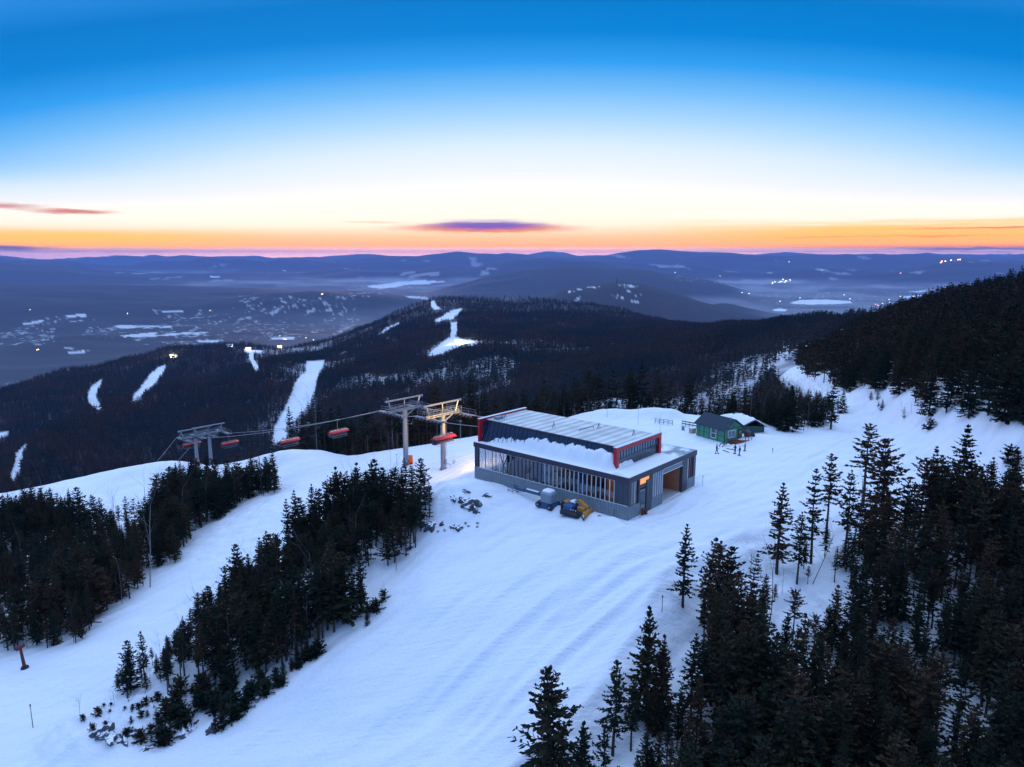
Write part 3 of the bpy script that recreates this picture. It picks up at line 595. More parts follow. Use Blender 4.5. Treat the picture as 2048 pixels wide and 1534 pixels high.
# ------------------------------------------------------------------ sky
world = bpy.data.worlds.new('World'); scene.world = world; world.use_nodes = True
def build_sky():
    nt = world.node_tree; bg = nt.nodes['Background']
    tc = N(nt, 'ShaderNodeTexCoord'); s = N(nt, 'ShaderNodeSeparateXYZ'); nt.links.new(tc.outputs['Generated'], s.inputs[0])
    def m(op, a, b=None, c=None, clamp=False):
        n = N(nt, 'ShaderNodeMath', operation=op); n.use_clamp = clamp
        for k, v in enumerate((a, b, c)):
            if v is None: continue
            if isinstance(v, (int, float)): n.inputs[k].default_value = v
            else: nt.links.new(v, n.inputs[k])
        return n.outputs[0]
    def mr(v, a, b, c=0, d=1, smooth=True):
        n = N(nt, 'ShaderNodeMapRange'); n.interpolation_type = 'SMOOTHSTEP' if smooth else 'LINEAR'
        nt.links.new(v, n.inputs[0]); n.inputs[1].default_value = a; n.inputs[2].default_value = b; n.inputs[3].default_value = c; n.inputs[4].default_value = d
        return n.outputs[0]
    def mix(f, a, b):
        n = N(nt, 'ShaderNodeMix', data_type='RGBA'); nt.links.new(f, n.inputs[0])
        for k, v in ((6, a), (7, b)):
            if isinstance(v, tuple): n.inputs[k].default_value = v
            else: nt.links.new(v, n.inputs[k])
        return n.outputs[2]
    el = m('MULTIPLY', m('ARCSINE', s.outputs['Z']), 180 / math.pi)
    az = m('MULTIPLY', m('ARCTAN2', s.outputs['X'], s.outputs['Y']), 180 / math.pi)
    azc = m('MINIMUM', m('ABSOLUTE', m('SUBTRACT', az, 2)), 60)
    e2 = m('ADD', el, m('MULTIPLY', m('MULTIPLY', azc, azc), .0040))
    e2 = m('ADD', m('MULTIPLY', mr(el, 1, 6), m('SUBTRACT', e2, el)), el)      # the arch of light fades only above the horizon
    stops = SKY_STOPS
    lo, hi = -3.0, 40.0
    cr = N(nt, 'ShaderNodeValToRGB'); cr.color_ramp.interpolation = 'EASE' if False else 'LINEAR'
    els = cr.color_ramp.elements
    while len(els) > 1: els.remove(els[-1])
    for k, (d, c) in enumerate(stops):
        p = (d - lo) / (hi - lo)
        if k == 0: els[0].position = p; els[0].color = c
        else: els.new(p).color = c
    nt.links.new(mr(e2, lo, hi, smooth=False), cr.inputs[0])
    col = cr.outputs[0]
    # deeper orange towards both sides, low down
    cv = N(nt, 'ShaderNodeCombineXYZ'); nt.links.new(m('MULTIPLY', az, .09), cv.inputs[0]); nt.links.new(m('MULTIPLY', el, 2.3), cv.inputs[1])
    no = N(nt, 'ShaderNodeTexNoise'); no.inputs['Scale'].default_value = 1.3; no.inputs['Detail'].default_value = 6; nt.links.new(cv.outputs[0], no.inputs['Vector'])
    nz = m('SUBTRACT', no.outputs['Fac'], .5)
    cv2 = N(nt, 'ShaderNodeCombineXYZ'); nt.links.new(m('MULTIPLY', az, .35), cv2.inputs[0]); nt.links.new(m('MULTIPLY', el, 3.4), cv2.inputs[1])
    no2 = N(nt, 'ShaderNodeTexNoise'); no2.inputs['Scale'].default_value = 1.6; no2.inputs['Detail'].default_value = 7; nt.links.new(cv2.outputs[0], no2.inputs['Vector'])
    nz2 = m('SUBTRACT', no2.outputs['Fac'], .5)
    left = m('MULTIPLY', mr(az, -14, -30), mr(m('ADD', el, m('MULTIPLY', nz, .5)), 1.9, 1.0)); left = m('MULTIPLY', left, mr(el, .0, .5))
    right = m('MULTIPLY', mr(az, 6, 24), mr(m('ADD', el, m('MULTIPLY', nz, 1.6)), 2.7, 1.6)); right = m('MULTIPLY', right, mr(el, .25, .6))
    col = mix(m('MULTIPLY', left, .92), col, (2.0, .68, .0, 1)); col = mix(m('MULTIPLY', right, .80), col, (1.7, .60, .0, 1))
    right2 = m('MULTIPLY', mr(az, 12, 30), m('MULTIPLY', mr(el, .75, .5), mr(el, .3, .45))); col = mix(m('MULTIPLY', right2, .6), col, srgb(250, 125, 70))
    cool = m('MULTIPLY', mr(az, 16, 34), mr(el, .5, .15)); col = mix(m('MULTIPLY', cool, .55), col, (1.9, 1.1, 1.15, 1))
    cooll = m('MULTIPLY', mr(az, -22, -36), mr(el, .25, -.1)); col = mix(m('MULTIPLY', cooll, .55), col, (1.9, 1.0, 1.1, 1))
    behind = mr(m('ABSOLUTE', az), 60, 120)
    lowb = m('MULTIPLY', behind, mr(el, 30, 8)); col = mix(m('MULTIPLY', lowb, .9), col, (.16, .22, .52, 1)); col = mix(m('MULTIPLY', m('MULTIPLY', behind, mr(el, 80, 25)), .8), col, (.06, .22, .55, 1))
    # low bank of cloud lying along the horizon
    e3 = m('ADD', m('ADD', el, m('MULTIPLY', nz2, .40)), m('MULTIPLY', m('ABSOLUTE', az), .0035))
    bank = m('MULTIPLY', mr(e3, .20, .34), mr(e3, .62, .44)); bank = m('MULTIPLY', bank, mr(no.outputs['Fac'], .05, .35))
    col = mix(m('MULTIPLY', bank, .62), col, mix(mr(m('ABSOLUTE', m('ADD', az, 2)), 5, 32), (1.7, .95, .85, 1), (.80, .58, .72, 1)))
    def ell(a0, w, e0, h, amp=.3, nn=None, soft=.45):
        da = m('DIVIDE', m('SUBTRACT', az, a0), w); de = m('DIVIDE', m('ADD', m('SUBTRACT', el, e0), m('MULTIPLY', nn or nz2, amp)), h)
        d = m('SQRT', m('ADD', m('MULTIPLY', da, da), m('MULTIPLY', de, de))); return mr(d, 1, soft), da, de
    # lens-shaped cloud
    k, da, de = ell(-2.0, 9.0, 2.02, .48, .40, soft=.4)
    k2, _, _ = ell(-1.9, 6.4, 2.22, .50, .34, soft=.25)
    col = mix(m('MULTIPLY', k, .95), col, mix(mr(de, -.9, .5), srgb(255, 128, 20), srgb(238, 150, 130)))
    col = mix(m('MULTIPLY', k2, .96), col, mix(mr(de, -.3, 1.1), srgb(128, 82, 178), srgb(112, 102, 188)))
    k, da, de = ell(-1.9, 5.0, 2.62, .16, .15, soft=.1); col = mix(m('MULTIPLY', k, .35), col, srgb(190, 175, 220))
    k, da, de = ell(-10.5, 3.4, 2.42, .09, .2, soft=.2); col = mix(m('MULTIPLY', k, .5), col, srgb(250, 190, 150))
    # reddish streaks on the left, grey-blue bars low on both sides
    k, da, de = ell(-35.5, 4.5, 3.05, .30, .5, soft=.2); col = mix(m('MULTIPLY', k, .85), col, srgb(205, 120, 122))
    k, da, de = ell(-30.5, 3.6, 2.82, .24, .4, soft=.2); col = mix(m('MULTIPLY', k, .9), col, srgb(214, 112, 100))
    k, da, de = ell(-36.5, 6.4, .42, .26, .35, soft=.35); col = mix(m('MULTIPLY', k, .95), col, srgb(112, 98, 138))
    k, da, de = ell(36, 12, 1.72, .10, .25, soft=.25); col = mix(m('MULTIPLY', k, .75), col, srgb(190, 118, 110))
    k, da, de = ell(27, 10, 1.25, .07, .4, soft=.2); col = mix(m('MULTIPLY', k, .45), col, srgb(235, 110, 30))
    k, da, de = ell(33, 8, .38, .14, .3, soft=.3); col = mix(m('MULTIPLY', k, .8), col, srgb(112, 100, 150))
    # the physical sky after sunset, added faintly over the ramp colours, which out of view are tuned to light the snow
    sk = N(nt, 'ShaderNodeTexSky'); sk.sky_type = 'NISHITA'; sk.sun_disc = False; sk.sun_elevation = R(SUN_EL); sk.sun_rotation = R(SUN_AZ); sk.altitude = 900
    ad = N(nt, 'ShaderNodeMix', data_type='RGBA', blend_type='ADD'); ad.inputs[0].default_value = .001
    nt.links.new(col, ad.inputs[6]); nt.links.new(sk.outputs[0], ad.inputs[7])
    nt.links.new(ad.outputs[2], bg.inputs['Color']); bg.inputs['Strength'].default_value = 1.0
SUN_EL, SUN_AZ = 3.0, -14.0
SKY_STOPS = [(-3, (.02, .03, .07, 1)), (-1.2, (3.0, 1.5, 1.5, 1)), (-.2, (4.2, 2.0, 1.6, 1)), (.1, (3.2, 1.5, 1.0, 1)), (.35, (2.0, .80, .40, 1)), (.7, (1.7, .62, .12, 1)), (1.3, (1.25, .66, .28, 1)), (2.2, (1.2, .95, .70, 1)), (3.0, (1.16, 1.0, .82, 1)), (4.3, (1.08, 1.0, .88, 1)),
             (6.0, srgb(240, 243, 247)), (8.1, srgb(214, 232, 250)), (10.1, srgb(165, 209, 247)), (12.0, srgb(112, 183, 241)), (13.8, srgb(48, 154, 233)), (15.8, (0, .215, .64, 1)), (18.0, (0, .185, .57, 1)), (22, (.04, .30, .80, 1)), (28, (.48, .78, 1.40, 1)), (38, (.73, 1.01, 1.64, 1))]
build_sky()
sun = bpy.data.lights.new('sun', 'SUN'); sun.energy = .34; sun.angle = R(14); sun.color = (1, .55, .42)
so = bpy.data.objects.new('sun', sun); COL.objects.link(so); so.location = (0, 0, 120)
d = Vector((math.sin(R(SUN_AZ)) * math.cos(R(SUN_EL)), math.cos(R(SUN_AZ)) * math.cos(R(SUN_EL)), math.sin(R(SUN_EL))))
so.rotation_euler = d.to_track_quat('Z', 'Y').to_euler()

# ------------------------------------------------------------------ air
HAZE_D = 4.0e-5; print('top', float(Z.max()))
hz = MB().box(-40000, 40000, -40000, 40000, float(Z.min()) - 1.0, max(48.0, float(Z.max()) + 4))
hm, nt, b = new_mat('haze_air'); nt.nodes.remove(b)
pv = N(nt, 'ShaderNodeVolumePrincipled'); pv.inputs['Color'].default_value = (.29, .45, 1.0, 1); pv.inputs['Density'].default_value = HAZE_D; pv.inputs['Anisotropy'].default_value = .12
nt.links.new(pv.outputs[0], nt.nodes['Material Output'].inputs['Volume'])
hob = hz.build('haze', hm); tag(hob, 'thin blue dusk haze filling the valleys', 'haze', kind='stuff')

# ------------------------------------------------------------------ camera
cam = bpy.data.cameras.new('camera'); cam.lens = 36 * F / 2048; cam.sensor_width = 36; cam.clip_start = .5; cam.clip_end = 200000
co_ = bpy.data.objects.new('camera', cam); COL.objects.link(co_); co_.location = (0, 0, CAMZ); co_.rotation_euler = (math.pi / 2 - TH, 0, 0)
scene.camera = co_
scene.view_settings.view_transform = 'Standard'; scene.view_settings.look = 'None'; scene.view_settings.gamma = 1; scene.view_settings.exposure = .16
scene.cycles.max_bounces = 6; scene.cycles.volume_bounces = 0; scene.cycles.transparent_max_bounces = 12

# ------------------------------------------------------------------ trees
def spruce_arrays(seed, h, base, rad, whorls, per, fine, droop=.25, ragged=.35, shape=.8):
    """crown of drooping boughs carrying flat sprays of twigs; returns an MB"""
    rnd = random.Random(seed); mb = MB(); V = mb.v; Fc = mb.f
    lean = (rnd.uniform(-.02, .02), rnd.uniform(-.02, .02))
    def axis(z): return Vector((lean[0] * z + .05 * math.sin(z * .7 + seed), lean[1] * z + .05 * math.cos(z * .5 + seed), z))
    def spray(p, d, side, L, w):
        # a slim kite-shaped spray of needles
        n = len(V); d = d.normalized(); sd = side.normalized()
        V.extend([tuple(p), tuple(p + d * L * .45 + sd * w), tuple(p + d * L), tuple(p + d * L * .4 - sd * w)]); Fc.append((n, n + 1, n + 2, n + 3))
    gap = [rnd.uniform(0, 2 * math.pi) for _ in range(3)]
    for i in range(whorls):
        t = (i + rnd.uniform(-.4, .4)) / (whorls - 1); t = min(max(t, 0), 1)
        z = h * (base + (1 - base) * t * .985)
        prof = (1 - t) ** shape * (.55 + .45 * min(1, t / .12 + .2)) + .035
        nb = max(3, int(round(per * (.7 + .5 * (1 - t)))))
        a0 = rnd.uniform(0, 6.28)
        for k in range(nb):
            a = a0 + 6.283 * k / nb + rnd.uniform(-.35, .35)
            L = rad * prof * rnd.uniform(1 - ragged, 1 + ragged * .6)
            if t < .45 and rnd.random() < .14 * (1 + 2 * ragged): continue
            if min(abs((a - g) % 6.283) for g in gap[:1]) < .35 and t < .7: L *= .6
            up = .42 * t - droop * (1 - t) - rnd.uniform(0, .15)
            out = Vector((math.cos(a), math.sin(a), 0)); side = Vector((-math.sin(a), math.cos(a), 0))
            p0 = axis(z); K = max(2, int(L / fine + .5))
            prev = p0; tipz = L * (up + .16); n = len(V); tp = p0 + out * (L * .97) + Vector((0, 0, tipz * .97)); md_ = p0 + out * (L * .5) + Vector((0, 0, L * (up * .5 + .04)))
            V.extend([tuple(p0 + side * .035), tuple(p0 - side * .035), tuple(md_ - side * .025), tuple(md_ + side * .025), tuple(tp), ]); Fc.append((n, n + 1, n + 2, n + 3)); Fc.append((n + 3, n + 2, n + 4))
            for q in range(1, K + 1):
                s = q / K
                p = p0 + out * (L * s) + Vector((0, 0, L * (up * s + .16 * s * s)))
                w = (.42 * L * (1 - .72 * s) + .10) * rnd.uniform(.65, 1.15)
                d = (p - prev).normalized()
                if s > .22 or L < .5:
                    for sg in (-1, 1):
                        dd = side * sg * rnd.uniform(.6, 1.0) + d * rnd.uniform(.5, .9) + Vector((0, 0, rnd.uniform(-.42, .05)))
                        spray(prev.lerp(p, rnd.random()), dd, d.cross(dd) + Vector((0, 0, rnd.uniform(-.4, .4))) + d * rnd.uniform(-.6, .6), w, fine * rnd.uniform(.28, .46))
                spray(prev, d + Vector((0, 0, rnd.uniform(-.3, .1))), side + Vector((0, 0, rnd.uniform(-.8, .8))), (p - prev).length * 1.35 + .05, fine * rnd.uniform(.3, .5))
                prev = p
    # leader
    top = axis(h)
    for k in range(3):
        a = k * 1.05; spray(axis(h * .955), top - axis(h * .955), Vector((math.cos(a), math.sin(a), 0)), h * .05, fine * .28)
    mb.m = [0] * len(Fc); return mb, axis
def spruce_trunk(mb, axis, h, r0, n=6, mi=0, stubs=0, seed=0, base=.3):
    K = 5
    for k in range(K):
        a, b_ = axis(h * k / K - (.4 if k == 0 else 0)), axis(h * (k + 1) / K)
        mb.tube(a, b_, r0 * (1 - .93 * k / K), r0 * (1 - .93 * (k + 1) / K), n, mi, cap=(k == 0))
    rnd = random.Random(seed + 5)
    for k in range(stubs):
        z = rnd.uniform(.08, base + .1) * h; a = rnd.uniform(0, 6.28); L = rnd.uniform(.25, .9)
        p = axis(z); mb.tube(p, p + Vector((math.cos(a) * L, math.sin(a) * L, rnd.uniform(-.3, .1) * L)), .022, .008, 3, mi, cap=False)
    return mb
def bare_tree(seed, h, mi=0, dens=1.0, r=.11):
    rnd = random.Random(seed); mb = MB()
    def grow(p, d, L, r, lvl):
        n = 3 if lvl else 4
        for k in range(n):
            q = p + d * (L / n); r2 = r * (.82 if lvl else .84)
            mb.tube(p, q, r, r2, 5 if lvl == 0 else 3, mi, cap=False)
            if lvl < 3 and (lvl or k >= 1):
                for _ in range(int(rnd.choice((1, 2, 2, 3)) * dens + .5)):
                    a = rnd.uniform(0, 6.28); e = rnd.uniform(.45, .95)
                    s = d.orthogonal().normalized(); s.rotate(Matrix.Rotation(a, 3, d)); nd = (d * math.cos(e) + s * math.sin(e) + Vector((0, 0, .15))).normalized()
                    grow(q, nd, L * rnd.uniform(.32, .55), r2 * .5, lvl + 1)
            d = (d + Vector((rnd.uniform(-.07, .07), rnd.uniform(-.07, .07), .03))).normalized(); p = q; r = r2
    grow(Vector((0, 0, -.3)), Vector((rnd.uniform(-.06, .06), rnd.uniform(-.06, .06), 1)).normalized(), h, r, 0)
    return mb

# ================================================================== lift terminal
bld = thing('terminal_building', (BO[0], BO[1], 0), BA, 'long dark ski lift terminal with red framed raised roof and snow on its lower roof', 'building')
L_, W_ = 29.4, 19.3
def bpart(name, mb, mats, parent=None, label=None, smooth=False):
    o = mb.build(name, mats, parent or bld, smooth=smooth)
    if label: o['label'] = label
    return o
# concrete base (front long side, door side, far sides)
cb = MB()
cb.box(0, .25, 0, L_, -1.5, 1.9); cb.box(.25, 2.95, 0, .25, -1.5, 1.75)
cb.box(6.2, 9.3, .0, .25, -1.5, 1.55); cb.box(16.6, W_, 0, .25, -1.5, 1.9); cb.box(W_ - .25, W_, .25, L_, -1.5, 1.9)
bpart('base_wall', cb, 'formwork')
# slab floor inside
bpart('floor_slab', MB().box(.3, W_ - .3, .3, L_ - .1, -1.2, .25), 'concrete')
# cladding, columns
for q_ in ((.04, .3, .0, 2.35, 1.9, 5.25), (.302, .78, .04, .3, 1.75, 5.25), (.04, .34, 28.55, L_, 1.9, 5.25)): bpart('corner_panel', MB().box(*q_), 'panel')
cl = MB(); cl.box(4.75, 6.2, -.04, .3, -1.5, 4.6); cl.box(2.95, 4.75, .06, .3, 3.75, 4.15); cl.box(2.6, 2.95, -.02, .3, 1.75, 5.25); cl.box(5.6, 6.2, -.02, .28, 4.6, 5.25); bpart('entry_wall', cl, 'panel')
cl = MB(); cl.box(15.15, 16.6, -.05, .5, -1.5, 5.25); cl.box(18.6, W_ + .03, -.03, .45, 1.9, 5.25); bpart('column', cl, 'slate')
cl = MB(); cl.box(6.2, 9.3, .10, .3, 1.55, 5.25); bpart('vent_wall', cl, 'slate')
for k in range(5):
    bpart('vertical_fin', MB().box(6.5 + k * .62, 6.62 + k * .62, -.08, .12, 1.6, 5.2), 'whitecap')
bpart('fascia', MB().box(-.12, W_ + .12, -.14, 0.18, 5.25, 6.0).box(-.12, .16, .18, L_ + .1, 5.25, 6.0).box(W_ - .16, W_ + .12, .18, L_ + .1, 5.25, 6.0).box(.16, W_ - .16, L_ - .18, L_ + .1, 5.25, 6.0), 'fascia')
bpart('lower_roof', MB().box(.16, W_ - .16, .18, L_ - .18, 5.6, 5.9), 'concrete')
# entrance door, lit windows
dr = bpart('door', MB().box(3.0, 4.7, .16, .24, -.6, 3.4), 'graypaint')
MB().box(3.35, 4.35, .13, .158, 1.2, 3.1).build('door_panel', 'glassdark', dr)
MB().box(4.5, 4.56, .08, .158, 1.1, 1.5).build('door_handle', 'steel', dr)
M['lamplit'] = plain('lamplit_pane', (.75, .38, .12), .6, var=.25, scale=.8, emit=(1.0, .40, .10, 1), estr=.75)
w1 = bpart('window', MB().box(3.0, 5.58, .14, .2, 4.18, 5.2), 'lamplit', label='lit orange window above the door')
MB().box(2.95, 5.6, .06, .13, 5.12, 5.22).box(2.95, 5.6, .06, .13, 4.15, 4.25).build('window_frame', 'slate', w1)
w2 = bpart('window', MB().box(.8, 2.6, .15, .19, 1.75, 5.2), 'glass', label='corner window with warm light inside')
MB().box(1.65, 1.72, .06, .14, 1.75, 5.2).build('window_frame', 'whitecap', w2)
# long side glazing: 31 bays, each pane set between fins
nb = 34; y0, y1 = 2.35, 28.55
step_ = (y1 - y0) / nb
rr = random.Random(4)
gl = MB(); gd = MB(); M['frosted'] = plain('pale_blind', (.19, .17, .23), .6, var=.7, scale=.7)
for k in range(nb):
    a, c = y0 + k * step_ + .05, y0 + (k + 1) * step_ - .05
    if rr.random() < .62 or k > 26: gl.box(.13, .15, a, c, 1.96, 5.16)
    else: bpart('blind_panel', MB().box(.16, .19, a, c, 1.96, 5.16), 'frosted'); gl.box(.13, .15, a, c, 1.96, 5.16)
bpart('glazing', gl, 'glass')
for k in range(nb + 1):
    y = y0 + k * step_
    bright = k < 17
    o = bpart('mullion', MB().box(-.02 if bright else .04, .13, y - (.035 if bright else .04), y + (.035 if bright else .04), 1.92, 5.22), 'whitecap' if bright or k in (28, 31, 33) else 'slate')
bpart('head_flashing', MB().box(-.03, .12, 2.3, 28.6, 5.18, 5.248), 'whitecap')
sl = MB().box(-.05, .04, .1, 28.6, 1.9, 1.96)
for k in range(18): sl.box(-.08, .06, 9.0 + k * 1.1, 9.14 + k * 1.1, 1.96, 2.08)
bpart('sill', sl, 'whitecap')
# interior: brown boarded cross walls and parked machinery seen through the glass
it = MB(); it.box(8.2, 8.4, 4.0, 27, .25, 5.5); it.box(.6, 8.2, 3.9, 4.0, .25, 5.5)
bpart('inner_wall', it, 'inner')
it = MB()
for k in range(8):
    yy = 5.6 + k * 2.7
    it.bbox(4.3, yy, 2.0, 2.6, 1.5, .9, b=.2); it.tube((4.3, yy, 2.4), (4.3, yy, 5.2), .06)
bpart('parked_chair_row', it, 'seat')
for yy in (9, 16, 23): it = MB(); it.box(1.2, 1.5, yy, yy + .3, .25, 5.4); it.tube((1.35, yy, .3), (1.35, yy + 2.4, 5.3), .07); it.tube((1.35, yy + 2.4, .3), (1.35, yy, 5.3), .07); bpart('steel_brace', it, 'slate')
# garage opening at the right with its rolled door and the boarded wall inside
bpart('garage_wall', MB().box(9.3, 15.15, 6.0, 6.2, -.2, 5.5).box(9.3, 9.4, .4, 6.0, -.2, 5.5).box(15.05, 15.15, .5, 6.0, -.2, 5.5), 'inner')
g = bpart('rolled_door', MB().box(9.3, 15.15, .02, .3, 4.45, 5.2), 'graypaint')
MB().box(9.3, 15.15, -.06, .0, 4.4, 4.5).box(9.3, 15.15, -.06, .0, 5.12, 5.22).build('door_edge', 'whitecap', g)
bpart('post', MB().box(11.9, 12.05, 5.75, 5.95, -.2, 4.6), 'white')
for k in range(3): bpart('vertical_fin', MB().box(16.9 + k * .58, 17.04 + k * .58, .05, .3, 1.9, 5.2), 'whitecap' if k == 0 else 'slate')
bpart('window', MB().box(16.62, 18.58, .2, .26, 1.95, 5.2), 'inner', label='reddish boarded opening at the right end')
bpart('entry_rack', MB().box(3.1, 3.5, -.5, -.2, -.3, .9).box(3.6, 4.0, -.7, -.3, -.3, .5), 'woodred')
# raised roof volume (clerestory)
def X0(y): return 1.45 - 1.15 * (y - 3) / 25.9          # left foot line
def X1(y): return 13.75 - 1.75 * (y - 3) / 25.9
def ZT(y): return 9.38 + .50 * (y - 3) / 25.9
def portal(yf, dy, face):
    x0, x1, zt = X0(yf), X1(yf), ZT(yf); b = .62; zb = 5.92
    m = MB()
    m.box(x0, x0 + b, yf, yf + dy, zb, zt - b); m.box(x1 - b, x1, yf, yf + dy, zb, zt - b); m.box(x0, x1, yf, yf + dy, zt - b, zt)
    return m
pf = bpart('roof_frame', portal(3.0, .55, 1), 'red', label='red steel frame at the near end of the raised roof')
MB().box(X0(3) - .03, X1(3) + .03, 2.96, 3.6, ZT(3) + .002, ZT(3) + .07).build('pale_edge', 'whitecap', pf)
pr_ = bpart('roof_frame', portal(28.5, .4, 1), 'red', label='red steel frame at the far end of the raised roof')
MB().box(X0(28.9) - .03, X1(28.9) + .03, 28.4, 28.95, ZT(28.9) + .002, ZT(28.9) + .07).build('pale_edge', 'whitecap', pr_)
ya, yb = 3.55, 28.5
ins = 1.55; tl = .28
def quadb(m, p, t=.12, n=(0, 0, 1)):
    q = [tuple(Vector(a) - Vector(n) * t) for a in p]; m.hull(q, p); return m
up = MB(); quadb(up, [(X0(ya) + ins, ya, ZT(ya) - tl), (X1(ya) - .35, ya, ZT(ya) - tl), (X1(yb) - .35, yb, ZT(yb) - tl), (X0(yb) + ins, yb, ZT(yb) - tl)], .22)
upr = bpart('upper_roof', up, 'roof')
ft = MB(); quadb(ft, [(X0(ya) + .25, ya, 5.95), (X0(ya) + ins - .02, ya, ZT(ya) - tl - .1), (X0(yb) + ins - .02, yb, ZT(yb) - tl - .1), (X0(yb) + .25, yb, 5.95)], .1, (-.9, 0, .4))
M['slopeglass'] = plain('sloped_dark_glass', (.004, .020, .060), .12, var=.5, scale=.5, spec=.5)
sg = bpart('sloping_glazing', ft, 'slopeglass')
ev = MB(); ev.tube((X0(ya) + ins - .12, ya, ZT(ya) - tl - .06), (X0(yb) + ins - .12, yb, ZT(yb) - tl - .06), .11, n=6); bpart('eave_gutter', ev, 'fascia')
for k in range(30):
    y = ya + .4 + k * (yb - ya - .6) / 29.0
    if k in (4, 7, 9, 13, 15, 18): continue
    a = Vector((X0(y) + .12, y, 6.0)); c = Vector((X0(y) + ins - .16, y, ZT(y) - tl - .12))
    MB().tube(a, c, .045, n=4).build('glazing_bar', 'slate', sg)
rv = MB(); quadb(rv, [(X1(ya) - .3, ya, 5.95), (X1(yb) - .3, yb, 5.95), (X1(yb) - .4, yb, ZT(yb) - tl - .2), (X1(ya) - .4, ya, ZT(ya) - tl - .2)], .1, (1, 0, 0)); bpart('side_wall', rv, 'slate')
# recessed end glazing behind the near frame
eg = MB(); eg.box(X0(3) + .62, X1(3) - .62, 3.35, 3.42, 7.55, 8.76)
e1 = bpart('end_window', eg, 'glasslight')
for k in range(15):
    x = X0(3) + .75 + k * .74; MB().box(x, x + .05, 3.27, 3.348, 7.5, 8.74).build('window_bar', 'slate', e1)
eg = MB(); eg.box(X0(3) + .62, X1(3) - .62, 3.30, 3.44, 5.95, 7.5); bpart('end_panel', eg, 'glassdark')
rw = MB(); rw.box(X0(28.9) + .62, X1(28.9) - .62, 28.7, 28.8, 7.2, 9.2); bpart('rear_panel', rw, 'slate')
# roof fittings
def roofz(y): return ZT(y) - tl
for (x, y) in ((4.2, 26.4), (5.3, 17.2), (9.9, 11.9), (10.0, 5.6)):
    z = roofz(y); m = MB()
    m.tube((x - .25, y, z), (x, y, z + .8), .035, n=5).tube((x + .25, y - .1, z), (x, y, z + .8), .035, n=5).tube((x, y + .3, z), (x, y, z + .8), .035, n=5).tube((x, y, z + .75), (x, y, z + .95), .05, n=6)
    bpart('roof_anchor', m, 'slate')
bpart('roof_hatch', MB().bbox(3.5, 27.2, roofz(27) + .22, 1.5, .8, .44, b=.06), 'graypaint')
m = MB().path([(6.0, 12.8, roofz(13) + .12), (6.0, 12.8, roofz(13) + .3), (9.2, 12.5, roofz(12) + .34), (9.3, 12.5, roofz(12) + .1)], .06); bpart('roof_pipe', m, 'slate')
# snow lying on the lower roof: bank against the glass, thin frost to the right
nx, ny = 96, 150
xs = np.linspace(.0, W_, nx); ys = np.linspace(0.0, L_, ny); XX, YY = np.meshgrid(xs, ys, indexing='ij')
foot = 1.45 - 1.15 * (YY - 3) / 25.9; q = sstep(YY, 2.6, 4.4) * (1 - sstep(YY, 26.0, 27.6))
bankw = 2.0
pile = (2.05 + .40 * fbm(XX * 1.2, YY * 1.1, 3, 6) + .25 * fbm(YY * 2.5, XX * .5, 3, 7)) * sstep(XX, .3, 2.1) * q
hh = .16 + .06 * fbm(XX / 1.6, YY / 1.6, 3, 2) + pile * (XX < 6)
ff = 1 - sstep(YY, 2.4, 3.1); hh += ff * (.20 * np.exp(-((YY - 2.2) / 1.0) ** 2)) * (1 - sstep(XX, 11.5, 14)) * 1.6
thin = sstep(XX, 13.2, 14.6); hh = hh * (1 - thin) + thin * (.02 + .10 * sstep(fbm(XX / 2.2, YY / 1.2, 3, 16), .05, .4))
edgef = np.minimum.reduce([XX / .5, (W_ - XX) / .5, YY / .5, (L_ - YY) / .5]).clip(0, 1)
hh = hh * edgef ** .5 + .015
ii_, jj_ = np.meshgrid(np.arange(nx - 1), np.arange(ny - 1), indexing='ij')
qd = np.stack([ii_ * ny + jj_, (ii_ + 1) * ny + jj_, (ii_ + 1) * ny + jj_ + 1, ii_ * ny + jj_ + 1], -1).reshape(-1, 4)
inside = ((XX > X0(YY) + 2.4) & (XX < X1(YY) - .5) & (YY > 3.7) & (YY < 28.3))
keep = ~(inside[:-1, :-1] & inside[1:, 1:]).reshape(-1)
sm = np_mesh('roof_snow', np.stack([XX, YY, 5.96 + hh + .03], -1).reshape(-1, 3), qd[keep])
